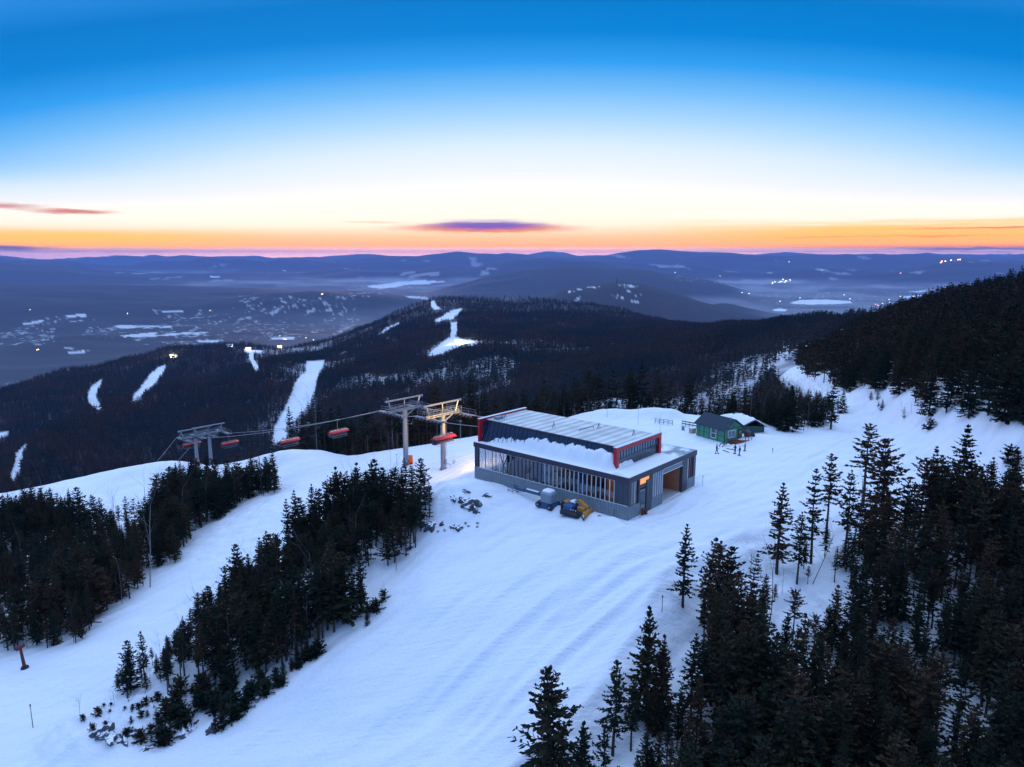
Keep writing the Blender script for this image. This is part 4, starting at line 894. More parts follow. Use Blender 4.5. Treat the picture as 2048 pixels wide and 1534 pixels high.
def frost():
    m, nt, b = new_mat('roof_snow_and_frost')
    tc = N(nt, 'ShaderNodeTexCoord'); s = N(nt, 'ShaderNodeSeparateXYZ'); nt.links.new(tc.outputs['Object'], s.inputs[0])
    no = N(nt, 'ShaderNodeTexNoise'); no.inputs['Scale'].default_value = .55; no.inputs['Detail'].default_value = 7; nt.links.new(tc.outputs['Object'], no.inputs['Vector'])
    r1 = N(nt, 'ShaderNodeMapRange'); r1.inputs[1].default_value = 13.2; r1.inputs[2].default_value = 14.4; nt.links.new(s.outputs['X'], r1.inputs[0])
    r2 = N(nt, 'ShaderNodeMapRange'); r2.inputs[1].default_value = .62; r2.inputs[2].default_value = .45; nt.links.new(no.outputs['Fac'], r2.inputs[0])
    mu = N(nt, 'ShaderNodeMath', operation='MULTIPLY'); nt.links.new(r1.outputs[0], mu.inputs[0]); nt.links.new(r2.outputs[0], mu.inputs[1])
    mx = N(nt, 'ShaderNodeMix', data_type='RGBA'); nt.links.new(mu.outputs[0], mx.inputs[0]); mx.inputs[6].default_value = (.86, .89, .93, 1); mx.inputs[7].default_value = (.24, .31, .34, 1)
    nt.links.new(mx.outputs[2], b.inputs['Base Color']); b.inputs['Roughness'].default_value = .65
    bp = N(nt, 'ShaderNodeBump'); bp.inputs['Strength'].default_value = .4; bp.inputs['Distance'].default_value = .08
    no2 = N(nt, 'ShaderNodeTexNoise'); no2.inputs['Scale'].default_value = 2.5; no2.inputs['Detail'].default_value = 7; nt.links.new(tc.outputs['Object'], no2.inputs['Vector'])
    nt.links.new(no2.outputs['Fac'], bp.inputs['Height']); nt.links.new(bp.outputs['Normal'], b.inputs['Normal']); return m
sm.materials.append(frost()); so_ = bpy.data.objects.new('roof_snow', sm); COL.objects.link(so_); so_.parent = bld
# lamps that are burning in the photograph
def lamp(name, kind, loc, energy, color, size=.5, target=None, spot=None, parent=None):
    l = bpy.data.lights.new(name, kind); l.energy = energy; l.color = color
    if kind == 'POINT' or kind == 'SPOT': l.shadow_soft_size = size
    if kind == 'SPOT': l.spot_size = R(spot); l.spot_blend = .6
    if kind == 'AREA': l.size = size
    o = bpy.data.objects.new(name, l); COL.objects.link(o); o.location = loc
    if parent: o.parent = parent
    if target is not None: o.rotation_euler = (Vector(loc) - Vector(target)).to_track_quat('Z', 'Y').to_euler()
    return o
lamp('ceiling_lamp', 'POINT', (2.2, 2.0, 4.6), 90, (1, .55, .22), .3, parent=bld)
lamp('ceiling_lamp', 'POINT', (4.5, 12, 5.0), 80, (1, .6, .42), .4, parent=bld)
lamp('ceiling_lamp', 'POINT', (4.5, 22, 5.0), 85, (1, .6, .45), .4, parent=bld)
lamp('garage_lamp', 'POINT', (12.2, 3.6, 5.0), 20, (1, .50, .30), .3, parent=bld)

# ================================================================== lift towers
TW = [((887, 938), -2.4, 128), ((812, 930), -3.6, 130), ((415, 928), None, 0), ((395, 930), None, 0)]
def gz(x, y): return float(ground(x, y))
def loc_of(x, y): w = bloc(x, y); return (w[0], w[1], gz(*w))
T2 = loc_of(5.2, 41.2); T1 = loc_of(4.6, 50.0)
pLT = at(395, 930.5)
def to_local(p):
    q = np.array([p[0], p[1]]) - BO; return float(q @ BV), float(q @ BU)
for nm, want in (('T2', (887, 938)), ('T1', (812, 930))):
    pass
pT2 = at(887, 938); pT1 = at(812, 930)
pL2 = (pLT[0] + BV[0] * 3.4 - BU[0] * 1.0, pLT[1] + BV[1] * 3.4 - BU[1] * 1.0, pLT[2]); pL2 = (pL2[0], pL2[1], gz(pL2[0], pL2[1]))
print('tower locals', to_local(pT2), to_local(pT1), to_local(pLT), to_local(pL2), pT2[2], pT1[2], pLT[2])
def zfor(p, py):   # height whose image row above point p is py
    r = math.hypot(p[0], p[1]); px, _ = project(p[0], p[1], p[2]); return CAMZ + az_slope(float(px), py)[1] * r
AX = to_local(pT2)[0]
def make_tower(p, top_py, label, warm=False, sheave_dir=1, orange=True, lean=0):
    t = thing('lift_tower', p, BA, label, 'lift tower', 'chairlift towers')
    H = zfor(p, top_py) - p[2]            # local x runs across the rope line, y along it
    off = 0
    pole = MB(); pole.tube((0, 0, -1.0), (0, 0, H - 2.2), .52, .40, 16); pole.tube((0, 0, -.8), (0, 0, .25), .8, .7, 12)
    pole.tube((0, 0, H - 3.1), (0, 0, H - 2.95), .55, .55, 16)
    for z in (3.1, 6.2): pole.tube((0, 0, z), (0, 0, z + .09), .53, .52, 16)
    pole.build('pole', 'polesteel', t, smooth=False)
    arm = MB()
    arm.hull([(-4.1, -.28, H - 2.3), (4.1, -.28, H - 2.3), (4.1, .28, H - 2.3), (-4.1, .28, H - 2.3)], [(-4.1, -.2, H - 1.85), (4.1, -.2, H - 1.85), (4.1, .2, H - 1.85), (-4.1, .2, H - 1.85)])
    arm.tube((0, 0, H - 3.6), (-2.6, 0, H - 2.3), .12, n=6).tube((0, 0, H - 3.6), (2.6, 0, H - 2.3), .12, n=6)
    arm.build('crossarm', 'steel', t)
    ga = MB(); ga.tube((-4.3, 0, H), (4.3, 0, H), .17, n=8)
    for sx_ in (-1, 1):
        ga.tube((sx_ * 3.9, 0, H), (sx_ * 3.2, 0, H - 1.9), .17, .13, n=6); ga.tube((sx_ * 4.2, 0, H - .02), (sx_ * 4.6, 0, H - .02), .23, n=8)
    ga.tube((0, 0, H - 1.9), (0, 0, H), .12, n=6)
    ga.build('lifting_frame', 'steel', t)
    rl = MB()
    for sy_ in (-.55, .55):
        rl.path([(-4.2, sy_, H - 1.05), (4.2, sy_, H - 1.05)], .03); rl.path([(-4.2, sy_, H - 1.45), (4.2, sy_, H - 1.45)], .025)
        for k in range(11): x = -4.2 + k * .84; rl.tube((x, sy_, H - 2.0), (x, sy_, H - 1.03), .028, n=4)
    rl.build('handrail', 'steel', t)
    wk = MB(); wk.box(-4.3, 4.3, -.75, -.30, H - 2.08, H - 2.02); wk.box(-4.3, 4.3, .30, .75, H - 2.08, H - 2.02)
    wk.build('catwalk', 'steel', t)
    ld = MB()
    for sx_ in (-.18, .18): ld.tube((sx_, -.72, 2.6), (sx_, -.62, H - 2.0), .025, n=4)
    for k in range(int((H - 4.8) / .4)): ld.tube((-.18, -.70, 2.8 + k * .4), (.18, -.70, 2.8 + k * .4), .018, n=4)
    ld.build('ladder', 'steel', t)
    for sx_ in (-1, 1):
        s = MB(); x = sx_ * 3.6; n = 8
        s.box(x - .09, x + .09, -3.6, 3.6, H - 2.62, H - 2.36); s.box(x - .25, x + .25, -.3, .3, H - 2.4, H - 2.28)
        for k in (-1, 1): s.box(x + .45, x + 1.0, -3.9 if k < 0 else .3, -.3 if k < 0 else 3.9, H - 2.44, H - 2.39)
        for k in range(5): s.tube((x + 1.0, -3.8 + k * 1.9, H - 2.4), (x + 1.0, -3.8 + k * 1.9, H - 1.5), .03, n=4)
        s.path([(x + 1.0, -3.8, H - 1.5), (x + 1.0, 3.8, H - 1.5)], .03).path([(x + 1.0, -3.8, H - 1.95), (x + 1.0, 3.8, H - 1.95)], .025)
        sh = s.build('sheave_train', 'steel', t)
        w = MB()
        for k in range(n): y = -3.3 + k * 6.6 / (n - 1); w.tube((x - .16, y, H - 2.62), (x + .16, y, H - 2.62), .24, n=10)
        w.build('sheave_wheel', 'black', sh)
    cbx = MB(); cbx.bbox(.0, -.62, 1.6, .45, .25, .8); cbx.build('control_box', 'graypaint', t)
    t['arm'] = 0; del t['arm']
    return t, H
tA, HA = make_tower(pT2, 806, 'lamp-lit chairlift tower nearest the terminal, crossarm glowing yellow', True)
tB, HB = make_tower(pT1, 797, 'grey chairlift tower with orange padding at its foot')
tC, HC = make_tower(pLT, 857, 'chairlift tower with red brown padding at its foot, at the brink of the slope', orange=True)
tD, HD = make_tower(pL2, 851, 'chairlift tower just behind the one with red brown padding, left end of the ridge')
o = MB().tube((.62, -.62, -.25), (.62, -.62, 1.95), .52, .44, 14).build('safety_pad', 'orange', tB); o['label'] = 'bright orange pad round the foot'
o = MB().tube((.0, .0, -.3), (.0, .0, 2.2), .66, .60, 14).build('safety_pad', 'woodred', tC); o['label'] = 'red brown pad round the foot'
o = MB().path([(.8, .3, .3), (1.6, .5, .7), (2.4, .2, .25), (3.2, .6, .9), (4.0, .3, .4)], .05).path([(.8, 0, .9), (1.9, -.3, .2), (2.6, 0, .8), (3.6, -.2, .3), (4.2, .2, .8)], .04).build('fallen_railing', 'steel', tA)
# haul ropes: from the terminal over the towers and down the mountainside
towers = [(pT2, HA), (pT1, HB), (pL2, HD), (pLT, HC)]
ropes = []
for sx_, lab in ((-1, 'near haul rope of the chairlift, the lower of the two lines'), (1, 'far haul rope of the chairlift, the upper of the two lines')):
    pts = [Vector((*bloc(AX * .45 + 4.0 + sx_ * 3.4, 28.2), 8.1))]
    for p, H in towers:
        c = Vector(p) + Vector((BV[0], BV[1], 0)) * (sx_ * 3.6) + Vector((0, 0, H - 2.28))
        u = Vector((BU[0], BU[1], 0)) * 3.3
        a, b_ = c - u, c + u
        prev = pts[-1]; n = 14; sag = .012 * (a - prev).length
        for k in range(1, n): t = k / n; pts.append(prev.lerp(a, t) - Vector((0, 0, sag * 4 * t * (1 - t))))
        pts += [a, c + Vector((0, 0, .05)), b_]
    last = pts[-1]; e = last + Vector((BU[0], BU[1], 0)) * 60 + Vector((0, 0, -34))
    for k in range(1, 8): t = k / 7; pts.append(last.lerp(e, t) - Vector((0, 0, 2.0 * 4 * t * (1 - t))))
    # follow the fall of the slope further down to the next span
    pts.append(e + Vector((BU[0], BU[1], 0)) * 60 + Vector((0, 0, -40)))
    o = MB().path(pts, .045, 5).build('haul_rope', 'cable'); tag(o, lab, 'cable', 'chairlift ropes'); ropes.append(pts)
def rope_at(i, y):
    """point of rope i where the building-local y equals y"""
    pl = ropes[i]
    for a, b_ in zip(pl, pl[1:]):
        ya_, yb_ = to_local(a)[1], to_local(b_)[1]
        if min(ya_, yb_) <= y <= max(ya_, yb_) and ya_ != yb_: return a.lerp(b_, (y - ya_) / (yb_ - ya_))
    return pl[-1]
def make_chair(label):
    c = thing('lift_chair', (0, 0, 0), BA, label, 'chairlift chair', 'red bubble chairs on the lift')
    hg = MB().path([(0, 0, 0), (0, .25, -.5), (0, .25, -1.9), (0, 0, -2.15)], .06, 6); hg.bbox(0, 0, -.02, .22, .7, .22); hg.build('hanger', 'steel', c)
    fr = MB().path([(-2.2, 0, -2.2), (2.2, 0, -2.2)], .06).path([(-2.2, 0, -2.2), (-2.3, .2, -3.4)], .05).path([(2.2, 0, -2.2), (2.3, .2, -3.4)], .05)
    for k in range(-3, 4): fr.path([(k * .62, 0, -2.2), (k * .62, .35, -2.05)], .025)
    fr.build('frame', 'steel', c)
    # curved bubble: an arc of shell pulled over the riders
    m = MB(); n = 12; secs = [(-2.48, .72), (-2.36, .93), (-2.05, 1.0), (2.05, 1.0), (2.36, .93), (2.48, .72)]
    V_ = []
    for x, s in secs:
        for k in range(n + 1):
            a = R(-35 + 190 * k / n); V_.append((x, -.15 + .88 * s * math.cos(a), -3.05 + .66 * s * math.sin(a)))
    fcs = [(i * (n + 1) + k, (i + 1) * (n + 1) + k, (i + 1) * (n + 1) + k + 1, i * (n + 1) + k + 1) for i in range(len(secs) - 1) for k in range(n)]
    m.add(V_, fcs); b_ = m.build('bubble', 'redplastic', c, smooth=True); sol = b_.modifiers.new('thickness', 'SOLIDIFY'); sol.thickness = .04
    MB().bbox(0, .05, -3.55, 4.5, .85, .16, b=.06).build('seat', 'seat', c)
    MB().bbox(0, .48, -3.15, 4.5, .14, .75, b=.06).build('backrest', 'seat', c)
    MB().path([(-2.1, -.5, -3.4), (2.1, -.5, -3.4)], .04).path([(-2.0, -.6, -3.85), (2.0, -.6, -3.85)], .035).build('safety_bar', 'steel', c)
    return c
chs = [(885, 880, -1, 'red bubble chair just in front of the lamp-lit lift tower'), (675, 868, 1, 'red bubble chair hanging midway between the tower pairs, second from the terminal'),
       (577, 886, -1, 'bright red bubble chair above the snow mound'), (458, 883, 1, 'dark red bubble chair just right of the left tower pair'),
       (379, 892, -1, 'dark red bubble chair passing left of the padded tower')]
proto_c = None
def chair_on(px, side):
    # where this rope crosses the photo column px
    i = 0 if side < 0 else 1; best = None
    for y in np.arange(30, 190, .25):
        p = rope_at(i, y); q = project(p.x, p.y, p.z)
        if best is None or abs(float(q[0]) - px) < best[0]: best = (abs(float(q[0]) - px), p)
    return best[1]
for k, (px, py, side, lab) in enumerate(chs):
    c = make_chair(lab) if k == 0 else copy_tree(proto_c)
    if k == 0: proto_c = c
    c['label'] = lab; c.location = chair_on(px, side)
    q = project(c.location.x, c.location.y, c.location.z - 3.0); print('chair', px, py, [round(float(v)) for v in q])

# floodlight on the far end of the terminal, it lights the tower and the snow
fl = Vector((*bloc(5.5, 29.6), 8.4))
flo = MB().bbox(0, 0, 0, .5, .3, .35); f_ = flo.build('floodlight', 'slate', bld, loc=(5.5, 29.75, 8.6))
M['lampface'] = plain('lamp_face', (1, .8, .5), .5, emit=(1, .62, .28, 1), estr=9)
MB().box(-.2, .2, .152, .17, -.13, .13).build('lamp_face', 'lampface', f_)
lamp('flood_lamp', 'SPOT', tuple(fl + Vector((BU[0], BU[1], 0)) * .5), 21000, (1, .60, .16), .25, target=tuple(Vector(pT2) + Vector((0, 0, HA - 1.5))), spot=48)
lamp('flood_lamp', 'SPOT', tuple(fl + Vector((BU[0], BU[1], 0)) * .5), 5200, (1, .62, .42), .3, target=tuple(Vector(pT2) + Vector((2, 2, 0.5))), spot=95)

# ================================================================== green hut, shed, fences, crates
h1 = at(1393, 872); h2 = at(1449, 889); 
hl = np.array(on_z(1393, 870, .15)[:2]); hf = np.array(on_z(1448, 887.5, .0)[:2]); hr = np.array(on_z(1485, 882, 0)[:2])
ax = hl - hf; Lh = float(np.linalg.norm(ax)); ha = math.atan2(-ax[0], ax[1])      # local y runs towards the far left end
Wh = 4.9
hut = thing('green_hut', (hf[0], hf[1], float(ground(hf[0], hf[1])) + .22), ha, 'small green boarded hut with dark gabled roof and red deck', 'hut')
print('hut length', Lh, ha, np.linalg.norm(hr - hf))
wh = 2.5; rh = 4.15
b_ = MB(); b_.hull([(0, 0, -.8), (Wh, 0, -.8), (Wh, Lh, -.8), (0, Lh, -.8)], [(0, 0, wh), (Wh, 0, wh), (Wh, Lh, wh), (0, Lh, wh)])
for y in (0, Lh - .12): b_.hull([(0, y, wh + .001), (Wh, y, wh + .001), (Wh, y + .12, wh + .001), (0, y + .12, wh + .001)], [(Wh / 2 - .01, y, rh - .12), (Wh / 2 + .01, y, rh - .12), (Wh / 2 + .01, y + .12, rh - .12), (Wh / 2 - .01, y + .12, rh - .12)])
wall = b_.build('wall', 'green', hut)
tr = MB()
for y in (0.0, 1.6, 3.9, 5.3, 6.6, Lh - .1): tr.box(-.05, 0.0 - .002, y, y + .1, -.6, wh - .1)
tr.box(-.04, -.003, .1, Lh - .1, .95, 1.03)
for x in (0, 1.0, 3.6, Wh - .1): tr.box(x, x + .1, -.05, -.003, -.6, wh)
tr.box(0, Wh, -.06, -.004, wh - .05, wh + .08); tr.build('trim', 'greentrim', hut)
rf = MB()
for s in (-1, 1):
    cx = Wh / 2; ex = cx + s * (Wh / 2 + .45); ez = wh - .28
    a = [(ex, -.55, ez), (cx, -.55, rh + .02), (cx, Lh + .45, rh + .02), (ex, Lh + .45, ez)]
    if s > 0: a = a[::-1]
    rf.hull(a, [(p[0], p[1], p[2] + .13) for p in a])
rf.build('roof', 'shingle', hut)
w = MB().box(-.055, -.03, 2.15, 3.35, .35, 2.15).build('window', 'glassdark', hut); MB().box(-.10, -.056, 2.05, 2.15, .25, 2.25).box(-.10, -.056, 3.35, 3.45, .25, 2.25).box(-.10, -.056, 2.15, 3.35, 2.15, 2.25).box(-.10, -.056, 2.15, 3.35, .25, .35).box(-.10, -.056, 2.15, 3.35, 1.2, 1.27).build('window_frame', 'white', w)
w = MB().box(.95, 2.75, -.055, -.03, .75, 2.05).build('window', 'glasslight', hut); MB().box(.85, .95, -.11, -.056, .65, 2.15).box(2.75, 2.85, -.11, -.056, .65, 2.15).box(.95, 2.75, -.11, -.056, 2.05, 2.15).box(.95, 2.75, -.11, -.056, .65, .75).box(1.8, 1.86, -.11, -.056, .75, 2.05).build('window_frame', 'white', w)
w = MB().box(3.75, 4.55, -.07, -.01, .1, 2.1).build('door', 'woodred', hut); MB().box(3.95, 4.35, -.09, -.071, 1.2, 1.8).build('door_window', 'glasslight', w)
MB().box(2.1, 2.8, -.10, -.062, 2.85, 2.92).box(2.42, 2.49, -.10, -.062, 2.6, 3.25).build('wall_emblem', 'greentrim', hut)
dk = MB().box(1.2, 5.6, -1.9, -.08, -.05, .10)
for k in range(6): dk.box(1.2 + k * .86, 1.28 + k * .86, -1.92, -1.84, -.6, .95 if k > 2 else .1)
dk.box(2.9, 5.6, -1.94, -1.86, .88, .96); dk.box(5.52, 5.6, -1.84, -.1, .88, .96); dk.box(.2, 1.2, -1.6, -.3, -.4, -.05)
dk.build('deck', 'woodred', hut)
MB().path([(.6, -.25, 2.9), (.6, -.25, 3.6)], .035).tube((Wh / 2 - .6, .3, rh - .3), (Wh / 2 - .6, .3, rh + .5), .09).build('vent_pipe', 'steel', hut)
def W(o, x, y): c, s = math.cos(o.rotation_euler.z), math.sin(o.rotation_euler.z); return (o.location.x + c * x - s * y, o.location.y + s * x + c * y)
# shed half buried behind the hut
sp = on_z(1487, 850, 1.2)[:2]
shed = thing('tarp_shed', (sp[0], sp[1], gz(*sp) - .75), ha - .25, 'low dark green shed with snow on its sloping roof behind the hut', 'shed')
MB().hull([(-2.2, -3.4, -1), (2.6, -3.4, -1), (2.6, 3.0, -1), (-2.2, 3.0, -1)], [(-2.2, -3.4, 1.2), (2.6, -3.4, .9), (2.6, 3.0, .9), (-2.2, 3.0, 1.2)]).build('wall', 'greentrim', shed)
MB().hull([(-2.5, -3.7, 1.22), (.2, -3.7, 2.3), (.2, 3.2, 2.6), (-2.5, 3.2, 1.25)], [(-2.5, -3.7, 1.32), (.2, -3.7, 2.42), (.2, 3.2, 2.72), (-2.5, 3.2, 1.35)]).hull([(.205, -3.7, 2.3), (3.0, -3.7, .7), (3.0, 3.2, .7), (.205, 3.2, 2.6)], [(.205, -3.7, 2.42), (3.0, -3.7, .8), (3.0, 3.2, .8), (.205, 3.2, 2.72)]).build('roof', 'tarp', shed)
n = 14; V_ = []; 
for i in range(n):
    for j in range(8):
        y = -3.5 + 6.6 * i / (n - 1); x = -2.4 + 5.0 * j / 7; zt = (1.35 + 1.1 * (x + 2.5) / 2.7) if x < .2 else (2.5 - 1.6 * (x - .2) / 2.8)
        e = min(i, n - 1 - i, j, 7 - j); V_.append((x, y, zt + (.05 if e == 0 else .30 + .08 * math.sin(i * 1.7 + j)) * (1 if (j < 5 or i > 5) else .12)))
MB().add(V_, [(i * 8 + j, i * 8 + j + 1, (i + 1) * 8 + j + 1, (i + 1) * 8 + j) for i in range(n - 1) for j in range(7)]).build('roof_snow', 'snow', shed, smooth=True)
def rail_fence(a, b_, label, rails=3, h=1.0, mat='weathered', dark=False):
    pa, pb = at(*a), at(*b_); t = thing('rail_fence', pa, 0, label, 'fence', 'short rail fences on the plateau')
    A_ = Vector((0, 0, 0)); B_ = Vector(pb) - Vector(pa); n = 5
    for k in range(n):
        p = A_.lerp(B_, k / (n - 1)); MB().tube(p + Vector((0, 0, -.4)), p + Vector((0, 0, h + .05)), .06, n=5).build('post', mat, t)
    r_ = MB()
    for j in range(rails): z = h * (j + 1) / rails; r_.path([A_ + Vector((0, -.05, z)), B_ + Vector((0, -.05, z))], .05 if not dark else .12, 5)
    r_.build('rail', mat, t); return t
rail_fence((1310, 846), (1345, 850), 'short weathered rail fence alone on the snow, left of the hut')
rail_fence((1364, 851), (1393, 856), 'dark rail fence running up to the hut', 2, 1.0, 'weathered', True)
p = at(1366, 860); tag(MB().bbox(0, 0, .35, .5, .5, .9).build('utility_box', 'graypaint', loc=p), 'small grey box standing in the snow below the dark rail fence', 'box')
p = at(1387, 866); t = thing('plywood_crate', p, ha, 'pale plywood crate against the far end of the hut', 'crate')
MB().bbox(0, .3, .45, 1.1, 1.0, 1.1, b=.03).build('crate_body', 'ply', t); MB().bbox(0, .3, 1.04, 1.2, 1.1, .1, b=.03).build('snow_cap', 'snow', t, smooth=True)
p = W(hut, 5.7, -.6); t = thing('equipment_pile', (p[0], p[1], gz(*p)), ha, 'dark pile of covered gear beside the hut deck', 'gear pile')
V = MB(); V.bbox(.5, .4, .6, 1.1, 1.3, 1.5, b=.3); V.build('cover', 'weathered', t); MB().bbox(1.3, -.2, .3, .7, .9, .8, b=.2).build('bundle', 'jacketdark', t)
p = at(1446, 893); t = thing('snow_covered_rack', p, .3, 'low dark ski rack half buried in snow before the hut', 'ski rack')
MB().path([(-.9, 0, -.1), (-.5, .1, .55), (.2, .2, .6), (1.2, .3, .1)], .08).path([(-.4, -.3, -.1), (0, -.2, .5), (.8, 0, .45)], .07).build('rack_frame', 'jacketdark', t); MB().bbox(.9, .1, .15, 1.4, .7, .5, b=.25).build('snow_lump', 'snow', t, smooth=True)
for k, (px, py, a, lab) in enumerate(((1452, 903, .4, 'pair of skis lying on the snow nearer the lone person'), (1462, 899, .9, 'pair of skis lying on the snow nearer the standing pair'))):
    p = at(px, py); t = thing('ski_pair', (p[0], p[1], p[2] + .03), a, lab, 'skis', 'skis on the snow')
    for s in (-.08, .08): MB().hull([(s - .04, -.9, 0), (s + .04, -.9, 0), (s + .04, .85, 0), (s - .04, .85, 0)], [(s - .035, -.9, .03), (s + .035, -.9, .03), (s + .03, .9, .06), (s - .03, .9, .06)]).build('ski', 'jacketdark', t)

# ================================================================== people
def person(px, py, face, label, jacket, stride=.25, arms=(.2, .2), helmet='jacketdark', bend=0):
    stride *= .7; arms = (arms[0] * .7, arms[1] * .7)
    p = at(px, py); t = thing('person', p, face, label, 'person', 'people outside the hut')
    J = {}; s = stride
    pts = [('pel', (0, 0, .93), .135), ('wst', (0, -.01 - bend * .2, 1.10), .135), ('chs', (0, -.02 - bend * .5, 1.32), .16), ('nek', (0, -.02 - bend * .8, 1.48), .06), ('hd1', (0, -.03 - bend, 1.58), .085), ('hd2', (0, -.02 - bend, 1.70), .09),
           ('hl', (-.09, 0, .88), .10), ('kl', (-.10, -.5 * s - .04, .50), .075), ('al', (-.10, -.9 * s, .10), .055), ('tl', (-.10, -.9 * s - .16, .04), .045),
           ('hr', (.09, 0, .88), .10), ('kr', (.10, .25 * s - .04, .50), .075), ('ar', (.10, .9 * s, .10), .055), ('tr', (.10, .9 * s - .16, .04), .045),
           ('sl', (-.19, -.02 - bend * .6, 1.40), .07), ('el', (-.27, .05 - arms[0] * .3, 1.14), .055), ('wl', (-.25, -.10 - arms[0], .93 + arms[0] * .5), .04), ('fl', (-.24, -.16 - arms[0], .86 + arms[0] * .5), .035),
           ('sr', (.19, -.02 - bend * .6, 1.40), .07), ('er', (.27, .05 - arms[1] * .3, 1.14), .055), ('wr', (.25, -.10 - arms[1], .93 + arms[1] * .5), .04), ('fr', (.24, -.16 - arms[1], .86 + arms[1] * .5), .035)]
    ix = {n_: k for k, (n_, _, _) in enumerate(pts)}
    ed = ['pel-wst', 'wst-chs', 'chs-nek', 'nek-hd1', 'hd1-hd2', 'pel-hl', 'hl-kl', 'kl-al', 'al-tl', 'pel-hr', 'hr-kr', 'kr-ar', 'ar-tr', 'chs-sl', 'sl-el', 'el-wl', 'wl-fl', 'chs-sr', 'sr-er', 'er-wr', 'wr-fr']
    me = bpy.data.meshes.new('body'); me.from_pydata([q[1] for q in pts], [tuple(ix[a] for a in e.split('-')) for e in ed], [])
    me.materials.append(bodymat(jacket)); o = bpy.data.objects.new('body', me); COL.objects.link(o); o.parent = t
    md = o.modifiers.new('skin', 'SKIN'); md.use_smooth_shade = True
    for k, sv in enumerate(me.skin_vertices[0].data): sv.radius = (pts[k][2],) * 2; sv.use_root = (k == 0)
    sb = o.modifiers.new('sub', 'SUBSURF'); sb.levels = 1; sb.render_levels = 1
    hx, hy, hz = pts[5][1]
    hm_ = MB(); n = 10
    for i in range(5):
        for k in range(n): a = 2 * math.pi * k / n; f = R(90 * i / 4); hm_.v.append((hx + .125 * math.cos(a) * math.cos(f), hy + .02 + .14 * math.sin(a) * math.cos(f), hz - .02 + .13 * math.sin(f)))
    for i in range(4):
        for k in range(n): j = (k + 1) % n; hm_.f.append((i * n + k, i * n + j, (i + 1) * n + j, (i + 1) * n + k)); hm_.m.append(0)
    hm_.build('hat', helmet, t, smooth=True)
    fm = MB(); fm.bbox(hx, hy - .105, hz - .07, .12, .03, .10, b=.012); fm.build('face', 'skin', t)
    for s_ in ('l', 'r'):
        fx, fy, fz = pts[ix['t' + s_]][1]; MB().bbox(fx, fy + .06, .06, .12, .32, .14, b=.03).build('boot', 'black', t)
        hxx = pts[ix['f' + s_]][1]; gm = MB(); gm.bbox(hxx[0], hxx[1], hxx[2], .07, .08, .10, b=.02)
        for q in range(4): gm.tube((hxx[0] - .03 + q * .02, hxx[1] - .02, hxx[2] - .04), (hxx[0] - .03 + q * .02, hxx[1] - .05, hxx[2] - .10 + abs(q - 1.5) * .008), .011, .009, 5)
        gm.tube((hxx[0], hxx[1] - .04, hxx[2] + .02), (hxx[0] + (.04 if s_ == 'l' else -.04), hxx[1] - .08, hxx[2] - .02), .013, .010, 5); gm.build('glove', 'black', t)
    return t
def bodymat(j):
    key = 'body_' + j
    if key in M: return M[key]
    m, nt, b = new_mat('clothed_' + j); tc = N(nt, 'ShaderNodeTexCoord'); s = N(nt, 'ShaderNodeSeparateXYZ'); nt.links.new(tc.outputs['Object'], s.inputs[0])
    cr = N(nt, 'ShaderNodeValToRGB'); cr.color_ramp.interpolation = 'CONSTANT'; e = cr.color_ramp.elements
    jc = {'jacketdark': (.018, .022, .04, 1), 'jacketred': (.10, .012, .03, 1), 'jacketteal': (.06, .22, .24, 1)}[j]
    e[0].position = 0; e[0].color = (.013, .014, .022, 1); e[1].position = .5; e[1].color = jc; e.new(.745).color = (.40, .23, .17, 1)
    md = N(nt, 'ShaderNodeMath', operation='DIVIDE'); nt.links.new(s.outputs['Z'], md.inputs[0]); md.inputs[1].default_value = 2.0; nt.links.new(md.outputs[0], cr.inputs[0]); nt.links.new(cr.outputs[0], b.inputs['Base Color']); b.inputs['Roughness'].default_value = .8
    M[key] = m; return m
person(1433, 907.5, R(100), 'person in dark clothes walking alone, left of the skis', 'jacketdark', .34, (.25, .1))
person(1470, 907.5, R(-60), 'person in maroon jacket standing left of another', 'jacketred', .12, (.35, .2))
person(1479, 911.5, R(-140), 'person in dark jacket and red hat turned towards a companion', 'jacketdark', .30, (.15, .3), helmet='red')
person(1490, 902, R(-100), 'person in pale teal jacket and light hat beside the deck', 'jacketteal', .10, (.1, .1), helmet='whitecap')

# ================================================================== machines parked beside the terminal
def onb(x, y): w = bloc(x, y); return (w[0], w[1], gz(*w))
p = onb(-2.6, 11.9)
bl = thing('boom_lift', p, BA, 'blue boom lift with grey engine housing and snow on top, beside the terminal wall', 'boom lift'); bl.scale = (.92, .92, .84)
MB().hull([(-1.1, -1.5, -.25), (1.1, -1.5, -.25), (1.1, 1.6, -.25), (-1.1, 1.6, -.25)], [(-.9, -1.3, .75), (.9, -1.3, .75), (.9, 1.5, .75), (-.9, 1.5, .75)]).build('chassis', 'bluepaint', bl)
for sx_ in (-1.05, 1.05):
    for yy in (-1.1, 1.2): wb = MB().tube((sx_ - .2, yy, .22), (sx_ + .2, yy, .22), .48, n=16).build('wheel', 'black', bl); MB().tube((sx_ - .22, yy, .22), (sx_ + .22, yy, .22), .2, n=10).build('rim', 'graypaint', wb)
MB().bbox(.0, -.1, 1.65, 1.9, 2.2, 1.7, b=.22).build('engine_housing', 'graypaint', bl)
MB().bbox(.75, .2, 1.7, .9, 1.9, 1.5, b=.15).build('counterweight', 'bluepaint', bl)
MB().bbox(.1, .0, 2.62, 1.5, 1.7, .5, b=.28).build('snow_cap', 'snow', bl, smooth=True)
MB().box(.3, .75, .6, 5.4, 1.25, 1.65).box(.36, .69, 5.4, 7.2, 1.0, 1.35).build('boom', 'bluepaint', bl)
